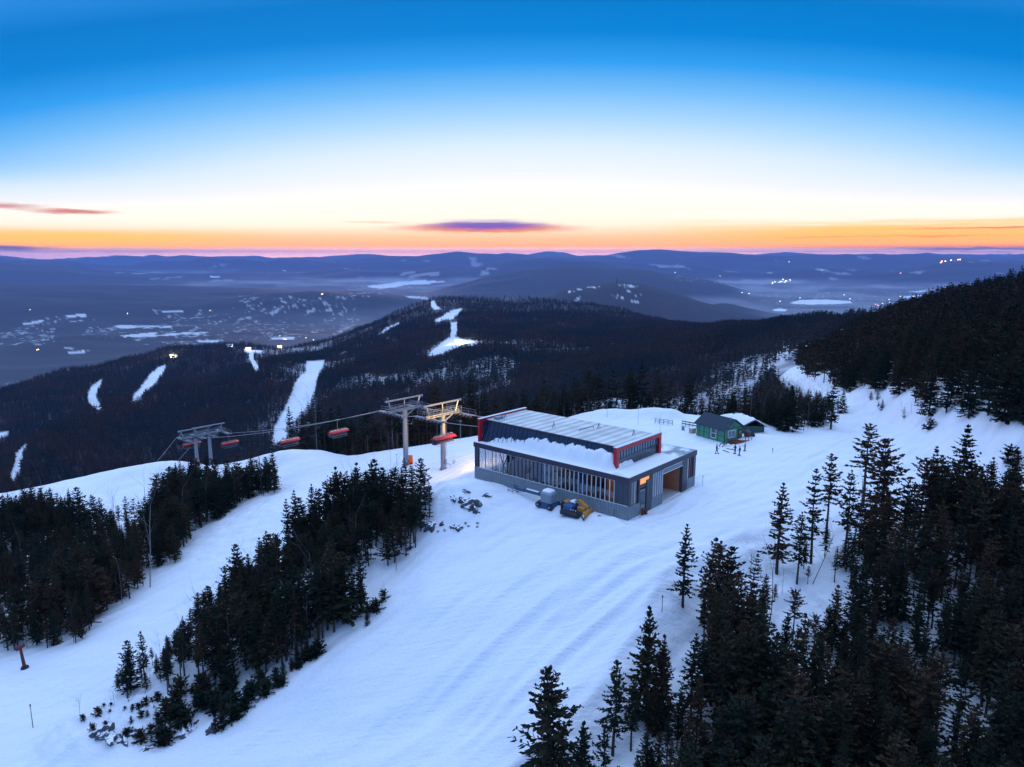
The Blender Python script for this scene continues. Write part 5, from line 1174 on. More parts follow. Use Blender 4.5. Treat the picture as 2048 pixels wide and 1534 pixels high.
MB().box(.3, .76, 2.4, 4.9, 1.655, 1.72).build('boom_snow', 'snow', bl)
bk = MB()
for a, c in (((-.3, 7.3), (1.3, 7.3)), ((1.3, 7.3), (1.3, 8.3)), ((1.3, 8.3), (-.3, 8.3)), ((-.3, 8.3), (-.3, 7.3))):
    for z in (.35, .9, 1.45): bk.tube((a[0], a[1], z), (c[0], c[1], z), .035, n=5)
    bk.tube((a[0], a[1], .3), (a[0], a[1], 1.5), .035, n=5)
bk.box(-.3, 1.3, 7.3, 8.3, .28, .34); bk.path([(.5, 7.2, 1.1), (.5, 7.3, 1.7), (.1, 7.5, 1.9)], .08); bk.build('work_basket', 'bluepaint', bl)
p = onb(-2.8, 7.0)
ex = thing('tracked_excavator', p, BA, 'worn yellow and black excavator half buried in snow beside the terminal wall', 'excavator'); ex.scale = (.78, .74, .78)
MB().bbox(-.8, .3, .35, 1.7, 4.4, .9, b=.35).build('track', 'black', ex); MB().bbox(1.3, .3, .35, .6, 4.2, .9, b=.3).build('track', 'black', ex)
MB().bbox(-.1, .8, 1.25, 2.3, 2.2, 1.1, b=.2).build('engine_cover', 'bluepaint', ex)
MB().bbox(.9, 1.9, 1.45, 1.4, 2.0, .7, b=.15).build('body', 'yellow', ex)
MB().bbox(-.2, 2.7, 1.0, .8, .9, 1.5, b=.3).build('bucket', 'black', ex)
MB().hull([(.2, 1.2, 1.7), (.9, 1.2, 1.7), (.9, 1.8, 1.5), (.2, 1.8, 1.5)], [(.2, -.6, 2.35), (.9, -.6, 2.35), (.9, -.5, 2.7), (.2, -.5, 2.7)]).hull([(.2, -.5, 2.3), (.9, -.5, 2.3), (.9, -.6, 2.75), (.2, -.6, 2.75)], [(.2, -2.6, 1.3), (.9, -2.6, 1.3), (.9, -2.7, 1.75), (.2, -2.7, 1.75)]).build('boom', 'yellow', ex)
MB().bbox(.4, -1.4, 1.2, 1.2, 1.7, .9, b=.25).build('counterweight', 'yellow', ex)
# blade: a curved yellow shell in front
V_ = []; 
for x in (-1.4, 1.5):
    for k in range(7): a = R(-60 + 20 * k); V_.append((x, -2.5 - .75 * math.cos(a), .55 + .8 * math.sin(a)))
bld_ = MB().add(V_, [(k, k + 1, 8 + k, 7 + k) for k in range(6)]).build('blade', 'yellow', ex, smooth=True); sd = bld_.modifiers.new('t', 'SOLIDIFY'); sd.thickness = .08
MB().path([(-.9, -1.0, 1.1), (-1.3, -2.2, 1.0), (-1.5, -3.0, .3), (-1.4, -3.3, -.1)], .13, 8).build('hose', 'black', ex)
lm = MB()
for k in range(3): lm.bbox(-1.28, -.1 - k * .55, 1.15, .12, .14, .14, b=.02)
lm.build('work_light', 'white', ex)
MB().bbox(.7, .6, 2.05, 1.3, 1.3, .35, b=.22).build('snow_cap', 'snow', ex, smooth=True)
p = onb(-.9, 1.3); t = thing('fallen_fence_post', p, BA + .4, 'grey posts leaning in the snow by the near corner of the terminal', 'posts')
MB().path([(-.6, 2.0, .3), (.0, .3, .0)], .06).path([(-1.0, 2.4, .55), (-.3, .6, .1)], .06).path([(.0, .4, -.2), (.1, .3, 1.3)], .06).build('post', 'weathered', t)
p = onb(1.2, -1.2); t = thing('marker_post', p, 0, 'thin post with a short crosspiece at the terminal corner', 'post'); MB().path([(0, 0, -.3), (0, 0, 2.3)], .035).path([(-.3, 0, .7), (.3, 0, .8)], .03).build('post', 'weathered', t)

# ================================================================== poles, snow gun, rocks, far objects
def pole_at(px, py, h, label, lamp_head=False, mat='weathered', r=.04, grp=None):
    p = at(px, py)
    if p is None: return
    t = thing('lamp_post' if lamp_head else 'marker_pole', p, 0, label, 'lamp post' if lamp_head else 'pole', grp)
    MB().tube((0, 0, -.3), (0, 0, h), r, r * .7, 6).build('pole', mat, t)
    if lamp_head: MB().box(-.35, .35, -.12, .12, h - .02, h + .12).build('lamp_head', 'steel', t)
    else: MB().tube((0, 0, h - .25), (0, 0, h + .02), r * 1.5, n=6).build('cap', mat, t)
pole_at(66, 1455, 3.0, 'thin grey pole standing in smooth snow at the lower left', r=.05)
pole_at(1324, 1224, 2.0, 'thin pole on the lip of the piste above the right-hand woods', r=.05)
pole_at(921, 880, 4.2, 'slim lamp post on the ridge behind the lamp-lit tower', True, 'steel')
pole_at(1214, 834, 3.6, 'slim lamp post on the plateau edge behind the terminal roof', True, 'steel')
pole_at(1320, 863, 3.0, 'thin pole below the short weathered rail fence', r=.03)
pole_at(1276, 848, 4.4, 'tall thin pole between the terminal roof and the weathered fence', r=.03)
pole_at(1405, 972, 1.6, 'short thin pole beside the right end of the terminal', r=.03)
pole_at(794, 931, 2.4, 'thin pole beside the orange padded tower', r=.04)
pole_at(1545, 905, .8, 'short dark stake on open snow right of the hut', r=.05)
pole_at(724, 985 - 10, 1.6, 'short stake above the trees on the upper left piste', r=.04)
M['gunred'] = plain('dark_red_paint', (.10, .008, .012), .5)
p = at(50, 1336); t = thing('snow_gun', p, .3, 'dark red snow gun standing at the edge of the left-hand woods', 'snow gun')
MB().tube((0, 0, -.3), (-.25, 0, 2.9), .24, .16, 10).build('stand', 'gunred', t); MB().tube((-.75, -.2, 3.0), (.25, .15, 3.3), .32, .26, 12).build('barrel', 'gunred', t); MB().tube((0, 0, -.1), (0, 0, .25), .55, .45, 10).build('base', 'black', t)

def rock(px, py, sx_, sy_, sz, seed, label, sink=.4, grp='dark rocks showing through the snow', rz=None):
    p = at(px, py)
    if p is None: return
    rn = random.Random(seed); n = 18; m = 12; V_ = [(0, 0, -sz)]; 
    ph = [rn.uniform(0, 6) for _ in range(6)]
    for i in range(1, m):
        for k in range(n):
            th, f = 2 * math.pi * k / n, math.pi * i / m - math.pi / 2
            q = 1 + .22 * math.sin(3 * th + ph[0] + 2 * f) + .16 * math.sin(5 * th + ph[1] - 3 * f) + .12 * math.sin(9 * th + ph[4] + 4 * f) + rn.uniform(-.09, .09)
            zz = math.sin(f); zz = max(min(zz, .80 + .2 * math.sin(2 * th + ph[2])), -1)
            V_.append((sx_ * .8 * q * math.cos(f) * math.cos(th), sy_ * q * math.cos(f) * math.sin(th), sz * zz * (1 + .25 * math.sin(2 * th + ph[3]))))
    V_.append((0, 0, sz * .95)); fs = [(0, 1 + (k + 1) % n, 1 + k) for k in range(n)]
    for i in range(m - 2):
        for k in range(n): j = (k + 1) % n; fs.append((1 + i * n + k, 1 + i * n + j, 1 + (i + 1) * n + j, 1 + (i + 1) * n + k))
    b0 = 1 + (m - 2) * n; fs += [(b0 + k, b0 + (k + 1) % n, len(V_) - 1) for k in range(n)]
    o = MB().add(V_, fs).build('rock', 'rock', loc=(p[0], p[1], p[2] - sz * (sink + .12))); o.rotation_euler = (rn.uniform(-.25, .25), rn.uniform(-.25, .25), rn.uniform(0, 6) if rz is None else rz)
    tag(o, label, 'rock', grp)
rock(940, 1005, 1.9, 1.1, 1.3, 1, 'large angular grey outcrop on the knoll beside the terminal', .25)
rock(948, 1018, .9, .8, 1.2, 2, 'tapering grey rock just below the large outcrop on the knoll', .25)
rock(922, 1000, 1.0, .6, .7, 3, 'low grey slab left of the large outcrop on the knoll', .3)
rock(907, 995, .9, .5, .4, 4, 'thin rock slab higher on the knoll, left', .2)
rock(972, 991, 1.0, .45, .45, 5, 'narrow dark slab on the knoll nearest the terminal wall', .2)
rock(930, 982, .8, .3, .35, 6, 'sliver of rock at the very top of the knoll', .2)
rock(862, 1052, 1.2, .9, 1.3, 7, 'dark boulder at the left foot of the knoll', .2)
rock(848, 1044, .9, .8, .9, 8, 'dark boulder behind the one at the left foot of the knoll', .2)
rock(884, 1047, .45, .4, .5, 9, 'small upright stone between the knoll boulders', .2)
rock(918, 1055, .8, .6, .6, 10, 'dark boulder at the right foot of the knoll', .2)
rock(905, 1052, .6, .4, .4, 11, 'low stone just left of the right foot boulder', .2)
rock(820, 1092, .9, .6, .8, 12, 'dark rock under the trees left of the knoll', .2)
for k, (px, py) in enumerate(((931, 1046), (937, 1052), (955, 1046), (955, 1053), (890, 1060), (876, 1062))):
    rock(px, py, .25, .2, .2, 20 + k, 'fist to head sized stone scattered below the knoll', .1, 'small stones below the knoll')
rl_ = random.Random(11)
named = [(205, 1466, 1.5, .8, 1.0, 'pointed dark ledge at the far left of the rocky lip'), (225, 1474, 1.6, .7, .7, 'long dark ledge second from the left of the rocky lip'), (245, 1478, 1.4, .6, .7, 'dark hollow ledge in the left part of the lip'), (268, 1466, 1.2, .7, .8, 'blocky grey ledge in the left part of the lip'),
         (333, 1455, 1.5, .8, .9, 'broad grey boulder under the shrubs in the middle of the lip'), (362, 1462, 1.8, .9, .9, 'largest smooth grey boulder of the rocky lip'), (385, 1452, 1.2, .7, .7, 'grey boulder right of the largest smooth one'), (423, 1460, .9, .6, .8, 'grey wedge rock at the right of the lip'),
         (515, 1395, .9, .6, .7, 'dark rock on the slope below the wooded rib'), (290, 1498, .7, .5, .5, 'dark stone lowest on the lip'), (305, 1492, .5, .4, .5, 'small dark stone low on the lip'), (345, 1488, .4, .35, .4, 'lone small stone right of the lowest ones')]
for k, (px, py, a, b_, c, lab) in enumerate(named): rock(px, py, a, b_, c, 40 + k, lab, .15)

# dark hut roof beyond the ridge, radio mast, lodges
p = at(932, 874); q = Vector((p[0], p[1], 0)).normalized() * 24; hx_, hy_ = p[0] + q.x, p[1] + q.y
t = thing('dark_cabin', (hx_, hy_, gz(hx_, hy_)), .5, 'dark cabin with pitched roof just beyond the ridge behind the lit tower', 'cabin')
ztop = CAMZ + az_slope(932, 816)[1] * math.hypot(hx_, hy_) - gz(hx_, hy_)
MB().box(-2.2, 2.2, -2.5, 2.5, -1, ztop - 1.3).build('wall', 'wood', t)
MB().hull([(-2.9, -3, ztop - 1.5), (0, -3, ztop), (0, 3, ztop), (-2.9, 3, ztop - 1.5)], [(-2.9, -3, ztop - 1.35), (0, -3, ztop + .15), (0, 3, ztop + .15), (-2.9, 3, ztop - 1.35)]).hull([(.005, -3, ztop), (2.9, -3, ztop - 1.5), (2.9, 3, ztop - 1.5), (.005, 3, ztop)], [(.005, -3, ztop + .15), (2.9, -3, ztop - 1.35), (2.9, 3, ztop - 1.35), (.005, 3, ztop + .15)]).build('roof', 'woodred', t)
p = at(1234, 567.5, 3500)
if p:
    t = thing('radio_mast', p, 0, 'lattice radio mast on top of the far snow streaked mountain', 'mast'); hm2 = 34
    m_ = MB()
    for a, c in ((-1, -1), (1, -1), (1, 1), (-1, 1)): m_.tube((a * 3.2, c * 3.2, -4), (a * 2.0, c * 2.0, hm2), .55, .45, 4)
    for k in range(8):
        z0, z1 = k * hm2 / 8, (k + 1) * hm2 / 8; m_.tube((-3, -3, z0), (3, -3, z1), .3, n=4).tube((3, -3, z0), (-3, -3, z1), .3, n=4).tube((-3, 3, z0), (-3, -3, z1), .3, n=4)
    m_.build('lattice', 'slate', t); MB().box(-3.4, 3.4, -3.4, 3.4, hm2, hm2 + 2.4).build('antenna_head', 'slate', t)
M['warmglow'] = plain('lit_windows', (.9, .7, .4), .5, emit=(1.0, .62, .22, 1), estr=14)
M['whiteglow'] = plain('floodlit', (.9, .9, .8), .5, emit=(1.0, .90, .55, 1), estr=16)
M['coolglow'] = plain('cool_lit', (.8, .9, .9), .5, emit=(.85, .95, 1, 1), estr=9)
M['redglow'] = plain('red_lit', (.9, .3, .2), .5, emit=(1.0, .25, .08, 1), estr=16)
M['lodgewall'] = plain('lodge_wall', (.35, .30, .26), .8)
def lodge(px, py, rmin, w, label, snow=True, glow='warmglow', e=None, lampe=0):
    p = at(px, py, rmin)
    if p is None: print('no lodge', px, py); return
    az, _ = az_slope(px, py); t = thing('mountain_lodge', p, -az, label, 'lodge')
    h = w * .28
    MB().box(-w / 2, w / 2, -w * .22, w * .22, -h, h).build('wall', 'lodgewall', t)
    MB().hull([(-w * .55, -w * .28, h), (w * .55, -w * .28, h), (w * .55, w * .28, h), (-w * .55, w * .28, h)], [(-w * .5, -.1, h * 1.9), (w * .5, -.1, h * 1.9), (w * .5, .1, h * 1.9), (-w * .5, .1, h * 1.9)]).build('roof', 'snow', t)
    for k in range(4): x = -w * .4 + k * w * .22; MB().box(x, x + w * .12, -w * .235, -w * .221, h * .15, h * .75).build('lit_window', glow, t)
    if lampe: lamp('yard_lamp', 'POINT', (p[0], p[1] - w * .5, p[2] + h * 3.2), lampe, (1, .75, .38), 1.0)
    return t
lodge(347, 716, 1700, 16, 'small brightly floodlit lodge on the ridge crest at the left', glow='whiteglow', lampe=60000)
lodge(559, 696, 1900, 26, 'largest lit lodge, on the ridge where the snow runs begin', glow='warmglow', lampe=50000)
lodge(497, 700, 1900, 14, 'small orange lit lodge at the top of the short snow run', glow='redglow', lampe=9000)
lodge(460, 694, 1900, 16, 'white roofed lodge left of the short snow run', glow='coolglow')
lodge(917, 686, 1000, 12, 'floodlit lift house at the bottom of the wide snow run on the middle hill', glow='whiteglow', lampe=42000)
lodge(78, 652, 3000, 40, 'lone warm lit house in the valley at the far left', glow='warmglow') if False else None
# lights of the valley
LG = [('whiteglow', [(1550, 564), (1562, 563), (1572, 562), (1566, 559), (1545, 567), (1580, 560)]), ('warmglow', [(1545, 565), (1558, 565), (1570, 565), (1842, 600), (1850, 601), (1856, 602), (1830, 598), (1862, 603), (1818, 601), (1801, 593), (1826, 594)]),
      ('coolglow', [(1578, 524), (1688, 590), (1498, 588), (1484, 586), (1780, 605), (1778, 599), (1812, 600), (1795, 604), (1765, 607), (1700, 598), (1600, 596), (1560, 603), (1440, 552), (1350, 545)]),
      ('redglow', [(1751, 609), (1756, 611), (1801, 546)]), ('warmglow', [(77, 699), (74, 700), (645, 588), (643, 589), (568, 678), (572, 679), (60, 620), (420, 621), (612, 676), (627, 680), (560, 672), (255, 627)])]
rowl = {'whiteglow': 'white', 'warmglow': 'warm orange', 'coolglow': 'cool white', 'redglow': 'red'}
protoL = {}
for g_, pts in LG:
    for px, py in pts:
        p = at(px, py, 2700)
        if p is None: continue
        r = math.hypot(p[0], p[1]); s = r * .00045
        if g_ not in protoL:
            m_ = MB(); m_.bbox(0, 0, .4, 1.6, .9, 1.0, b=.15); protoL[g_] = m_.build('town_light', g_); o = protoL[g_]
        else: o = protoL[g_].copy(); COL.objects.link(o)
        o.location = p; o.scale = (s, s, s)
        tag(o, 'tiny %s house light in the distant valley' % rowl[g_], 'house light', '%s lights of the valley towns' % rowl[g_])
for px, py, g_ in ((1882, 524, 'redglow'), (1884, 522, 'redglow'), (1891, 522, 'warmglow'), (1902, 520, 'warmglow'), (1916, 519, 'redglow'), (1920, 518.5, 'warmglow')):
    p = at(px, py + 1.0, 14000)
    if p is None: continue
    o = protoL[g_].copy(); COL.objects.link(o); s = math.hypot(p[0], p[1]) * .0008; o.location = p; o.scale = (s, s, s)
    tag(o, 'small light on top of the ski hill at the far right horizon', 'light', 'lights on the far right ski hill')

# ================================================================== woods
Hn = 10.0
near_protos = []
specs = [ # seed, base, rad, whorls, per, fine, droop, ragged, shape, stubs
 (1, .08, 2.2, 26, 8, .34, .26, .34, .85, 6), (2, .14, 2.0, 24, 8, .34, .22, .42, .8, 10), (3, .06, 2.5, 26, 8, .36, .30, .40, .9, 5), (4, .20, 1.7, 22, 6, .32, .2, .5, .75, 16),
 (5, .34, 1.7, 19, 6, .33, .2, .55, .65, 22), (6, .44, 1.6, 16, 6, .33, .15, .55, .55, 26), (7, .28, 1.4, 19, 6, .30, .12, .6, .6, 20), (8, .10, 2.7, 20, 8, .40, .1, .55, .55, 10), (9, .01, 5.2, 9, 9, 1.7, -.1, .6, .35, 0),
 (41, .12, 1.9, 22, 7, .36, .32, .55, .95, 10), (42, .18, 2.3, 20, 7, .38, .12, .55, .7, 12), (43, .26, 1.9, 18, 6, .36, .3, .65, .6, 18), (44, .38, 1.4, 17, 6, .32, .05, .6, .9, 24), (45, .5, 1.9, 13, 7, .38, .0, .6, .35, 28), (46, .2, 2.2, 15, 6, .42, .25, .75, .45, 18)]
VARI = {0: [0, 9], 1: [1, 10], 3: [3, 11], 4: [4, 12], 5: [5, 13], 7: [7, 14], 6: [6, 11, 14]}
for (sd, base, rad, wl, per, fine, dr_, rg, shp, st) in specs:
    mb, axis = spruce_arrays(sd, Hn, base, rad, wl, per, fine, dr_, rg, shp)
    cm = mb.build('crown', 'needles'); tm = spruce_trunk(MB(), axis, Hn * .985, .17, 6, 0, st, sd, base).build('trunk', 'bark')
    near_protos.append((cm.data, tm.data)); bpy.data.objects.remove(cm); bpy.data.objects.remove(tm)
bare_protos = []
for sd, h_, mt in ((1, 7, 'twig'), (2, 8, 'twig'), (3, 8.5, 'birch'), (4, 7.5, 'twig')):
    o = bare_tree(sd, h_, 0, 1.0 if mt == 'twig' else .6, .06).build('branches', mt); bare_protos.append(o.data); bpy.data.objects.remove(o)
print('near faces', [len(c.polygons) for c, t in near_protos], [len(m.polygons) for m in bare_protos])
# collection of source trees for the mass woods (not linked to the scene)
src = bpy.data.collections.new('wood_sources'); names = 'abcdefghijklmnopqrstuvwxyz'; srcn = [0]
def add_src(meshes, mats):
    """join arrays into one source tree"""
    V_, F_, MI = [], [], []; ml = []
    for k, me in enumerate(meshes):
        o_ = len(V_); V_ += [tuple(v.co) for v in me.vertices]; F_ += [tuple(i + o_ for i in p.vertices) for p in me.polygons]; MI += [k] * len(me.polygons); ml.append(me.materials[0])
    me = bpy.data.meshes.new('conifer_' + names[srcn[0]]); me.from_pydata(V_, [], F_)
    for m in ml: me.materials.append(m)
    me.polygons.foreach_set('material_index', MI); me.update()
    o = bpy.data.objects.new('conifer_' + names[srcn[0]], me); src.objects.link(o); srcn[0] += 1
    return srcn[0] - 1
NEAR = [add_src([c, t], None) for c, t in near_protos]
BARE = [add_src([m], None) for m in bare_protos]
def lod(seed, base, rad, wl, per, fine, mat, trunk=True):
    mb, axis = spruce_arrays(seed, Hn, base, rad, wl, per, fine, .2, .4, .75); a = mb.build('x', mat)
    b_ = spruce_trunk(MB(), axis, Hn * .9, .18, 4, 0, 0, seed).build('y', 'bark'); i = add_src([a.data, b_.data], None); bpy.data.objects.remove(a); bpy.data.objects.remove(b_); return i
MID = [lod(21, .15, 1.9, 11, 5, .8, 'needles'), lod(22, .3, 1.6, 10, 5, .8, 'needles'), lod(23, .12, 2.2, 11, 5, .9, 'needles')]
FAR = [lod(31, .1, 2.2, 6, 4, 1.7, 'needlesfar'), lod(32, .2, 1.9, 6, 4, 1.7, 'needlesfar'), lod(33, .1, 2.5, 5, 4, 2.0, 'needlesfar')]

def height_to(px, py_base, py_top):
    p = at(px, py_base)
    if p is None: return None, 0
    r = math.hypot(p[0], p[1]); return p, CAMZ + az_slope(px, py_top)[1] * r - p[2]
def plant(p, h, style, label, group=None, rz=None, wide=1.0, lean=(0, 0), cat='spruce tree', name='spruce_tree'):
    t = thing(name, (p[0], p[1], p[2] - .15), rng.uniform(0, 6.28) if rz is None else rz, label, cat, group)
    t.rotation_euler[0], t.rotation_euler[1] = lean
    s = h / Hn; t.scale = (s * wide, s * wide, s)
    c, tr_ = near_protos[style]
    for nm, me in (('crown', c), ('trunk', tr_)):
        o = bpy.data.objects.new(nm, me); COL.objects.link(o); o.parent = t
    return t
def plant_bare(p, h, style, label, group=None, lean=(0, 0), cat='bare tree', name='bare_tree'):
    me = bare_protos[style]; t = thing(name, (p[0], p[1], p[2] - .1), rng.uniform(0, 6.28), label, cat, group); t.rotation_euler[0], t.rotation_euler[1] = lean
    s = h / 8.0; t.scale = (s, s, s); o = bpy.data.objects.new('branches', me); COL.objects.link(o); o.parent = t; return t
HERO = [ # base px, base py, top py, style, width, label
 (1553, 1145, 960, 3, 1.15, 'lone ragged spruce on the open snow left of the right-hand woods, tallest there'), (1365, 1214, 1043, 3, 1.0, 'single slim spruce at the lip of the piste, leftmost of the right-hand trees'),
 (1594, 1168, 1020, 4, .9, 'short bare-footed spruce just right of the lone ragged one'), (1621, 1127, 932, 6, .9, 'thin tall spruce left of the taller pair beside the road field'), (1652, 1085, 905, 5, .9, 'slender spruce with a long bare trunk in front of the road bend'),
 (1690, 1100, 936, 4, .9, 'scraggly spruce between two long bare trunks, right-hand woods'), (1725, 1006, 843, 5, 1.25, 'tall spruce with crown only on its upper half, standing clear against the road'), (1767, 1062, 866, 7, 1.0, 'broad leaning old spruce at the left front of the dark right-hand woods'),
 (1857, 1040, 887, 2, .9, 'dense spruce left of the tallest pointed one on the right'), (1917, 1040, 843, 2, 1.05, 'tallest pointed spruce of the right-hand woods, against the snow bank'), (2021, 1040, 890, 0, 1.1, 'dense pointed spruce at the right border below the snow bank'), (1970, 1050, 918, 0, .8, 'smaller pointed spruce between the two tallest on the right'),
 (1402, 1240, 1069, 6, 1.1, 'crooked thin spruce leading a tight clump at the lip of the piste'), (1432, 1262, 1078, 4, 1.2, 'central spruce of the tight clump at the lip of the piste'), (1452, 1252, 1088, 7, .9, 'right-hand spruce of the tight clump at the lip of the piste'), (1490, 1245, 1108, 6, 1.1, 'leaning spruce right of the tight clump'), (1528, 1238, 1145, 4, 1.0, 'small flat topped spruce in the snow gap'),
 (1292, 1440, 1208, 2, .85, 'big pointed spruce in the lower middle, its tip over the bare snow'), (1226, 1510, 1316, 6, 1.1, 'narrow spruce left of the big pointed one at the lower middle'), (1100, 1575, 1328, 7, 1.0, 'bushy round-topped spruce at the bottom edge, nearest the piste'), (1262, 1500, 1345, 6, .9, 'small ragged spruce between the narrow and the big pointed one'), (1325, 1455, 1262, 1, .8, 'dense spruce close behind the big pointed one'),
 (1380, 1440, 1262, 3, 1.0, 'slim spruce right of the big pointed one at the lower middle'), (1517, 1400, 1205, 2, .95, 'full spruce above the snow gap in the right-hand woods'), (1566, 1395, 1222, 0, .9, 'full spruce right beside the snow gap'), (1160, 1620, 1440, 1, 1.0, 'low spruce at the bottom edge right of the bushy one'),
 (681, 1080, 929, 1, .95, 'pointed spruce with a clear tip, left of the tall trio of the middle wood'), (722, 1068, 922, 1, .9, 'left spruce of the tall trio of the middle wood'), (755, 1062, 916, 7, .9, 'broad headed spruce in the middle of the tall trio'), (787, 1062, 938, 1, .9, 'right spruce of the tall trio of the middle wood'),
 (827, 1022, 922, 1, .85, 'slim pointed spruce near the knoll, left of a close pair'), (851, 1020, 936, 6, .9, 'slim spruce right of a close pair near the knoll'), (627, 1100, 966, 0, .8, 'isolated pointed tip left of the tall trees in the middle wood'), (595, 1120, 977, 3, .9, 'ragged spruce of the middle wood, right of a twin'), (580, 1130, 994, 3, .9, 'ragged spruce of the middle wood, left of a twin'),
 (661, 1100, 975, 1, .9, 'spruce filling the gap left of the clear-tipped one'), (522, 1175, 1071, 1, .9, 'slim pointed spruce at the upper left flank of the middle wood'), (538, 1165, 1058, 6, .9, 'slim ragged spruce beside the pointed one on the flank of the middle wood'),
 (482, 1225, 1085, 7, .8, 'gnarled broad topped spruce on the upper left flank of the middle wood'), (445, 1270, 1165, 2, .8, 'dense dark spruce halfway down the left flank of the middle wood'), (262, 1385, 1275, 7, .8, 'ragged spruce near the lower left tip of the middle wood'), (290, 1360, 1258, 6, .9, 'thin spruce near the lower left tip of the middle wood'),
 (345, 990, 936, 1, .9, 'small spruce with clear tip against the left snowfield'), (365, 993, 941, 1, .7, 'slim small spruce beside the clear-tipped one on the left snowfield'), (417, 992, 929, 5, 1.3, 'flat topped wind-bent spruce under the left lift towers'), (531, 982, 938, 7, 1.2, 'last ragged spruce at the right end of the left wood'), (91, 1060, 974, 0, 1.0, 'dark spruce at the upper left corner of the left wood'),
 (1661, 858, 758, 3, 1.3, 'tall dark spruce on the inner side of the road bend'), (1578, 862, 768, 2, 1.1, 'dense spruce on the wooded hump inside the road bend'),
 (1900, 640, 606 - 6, 2, 1.0, None)]
leans = {1767: (0.05, .14), 1402: (0, -.12), 1490: (0, .22), 417: (0, .05)}
hero_xy = []
for (px, yb_, yt_, st, wd, lab) in HERO:
    if lab is None: continue
    p, h = height_to(px, yb_, yt_)
    if p is None: print('hero miss', px, yb_); continue
    if not 2 < h < 22: print('hero height', px, round(h, 1))
    plant(p, max(2, min(h, 22)), st, lab, wide=wd, lean=leans.get(px, (0, 0)), rz=1.0 + px % 7); hero_xy.append(p[:2])
# dead snags and bare trees that stand out
for px, yb_, yt_, st, ln, lab in ((300, 1174, 1015, 2, (0, -.04), 'tall pale dead trunk at the edge of the left wood'), (185, 1170, 1100, 2, (0, -.2), 'leaning pale snag in the left wood, leftmost'), (222, 1165, 1130, 2, (0, .15), 'forked pale snag in the left wood'), (617, 1296, 1212, 2, (0, .03), 'thin pale trunk at the front edge of the middle wood'),
                                  (1500, 1150, 1085, 0, (0, -.05), 'bare twiggy tree behind the tight clump at the piste lip'), (1530, 1250, 1180, 1, (0, 0), 'small bare tree in the snow gap of the right-hand woods'), (1717, 1090, 958, 2, (0, .02), 'bare dead trunk between the slim spruces of the right-hand woods'),
                                  (1625, 1168, 1050, 2, (0, .38), 'dead trunk leaning strongly to the right, before the slim spruces'), (1240, 1290 + 40, 1262, 0, (0, 0), None), (445, 1030, 985, 2, (0, -.8), 'fallen dead trunk at the front of the left wood'), (160, 1430, 1385, 0, (0, -.05), 'bare shrub at the lower left tip of the middle wood'),
                                  (1640, 800, 765, 3, (0, 0), 'grey bare thicket tree inside the road bend, left'), (1655, 806, 772, 1, (0, 0), 'grey bare thicket tree inside the road bend, right')):
    if lab is None: continue
    p, h = height_to(px, yb_, yt_)
    if p: plant_bare(p, max(h, 1.5), st, lab, lean=ln)

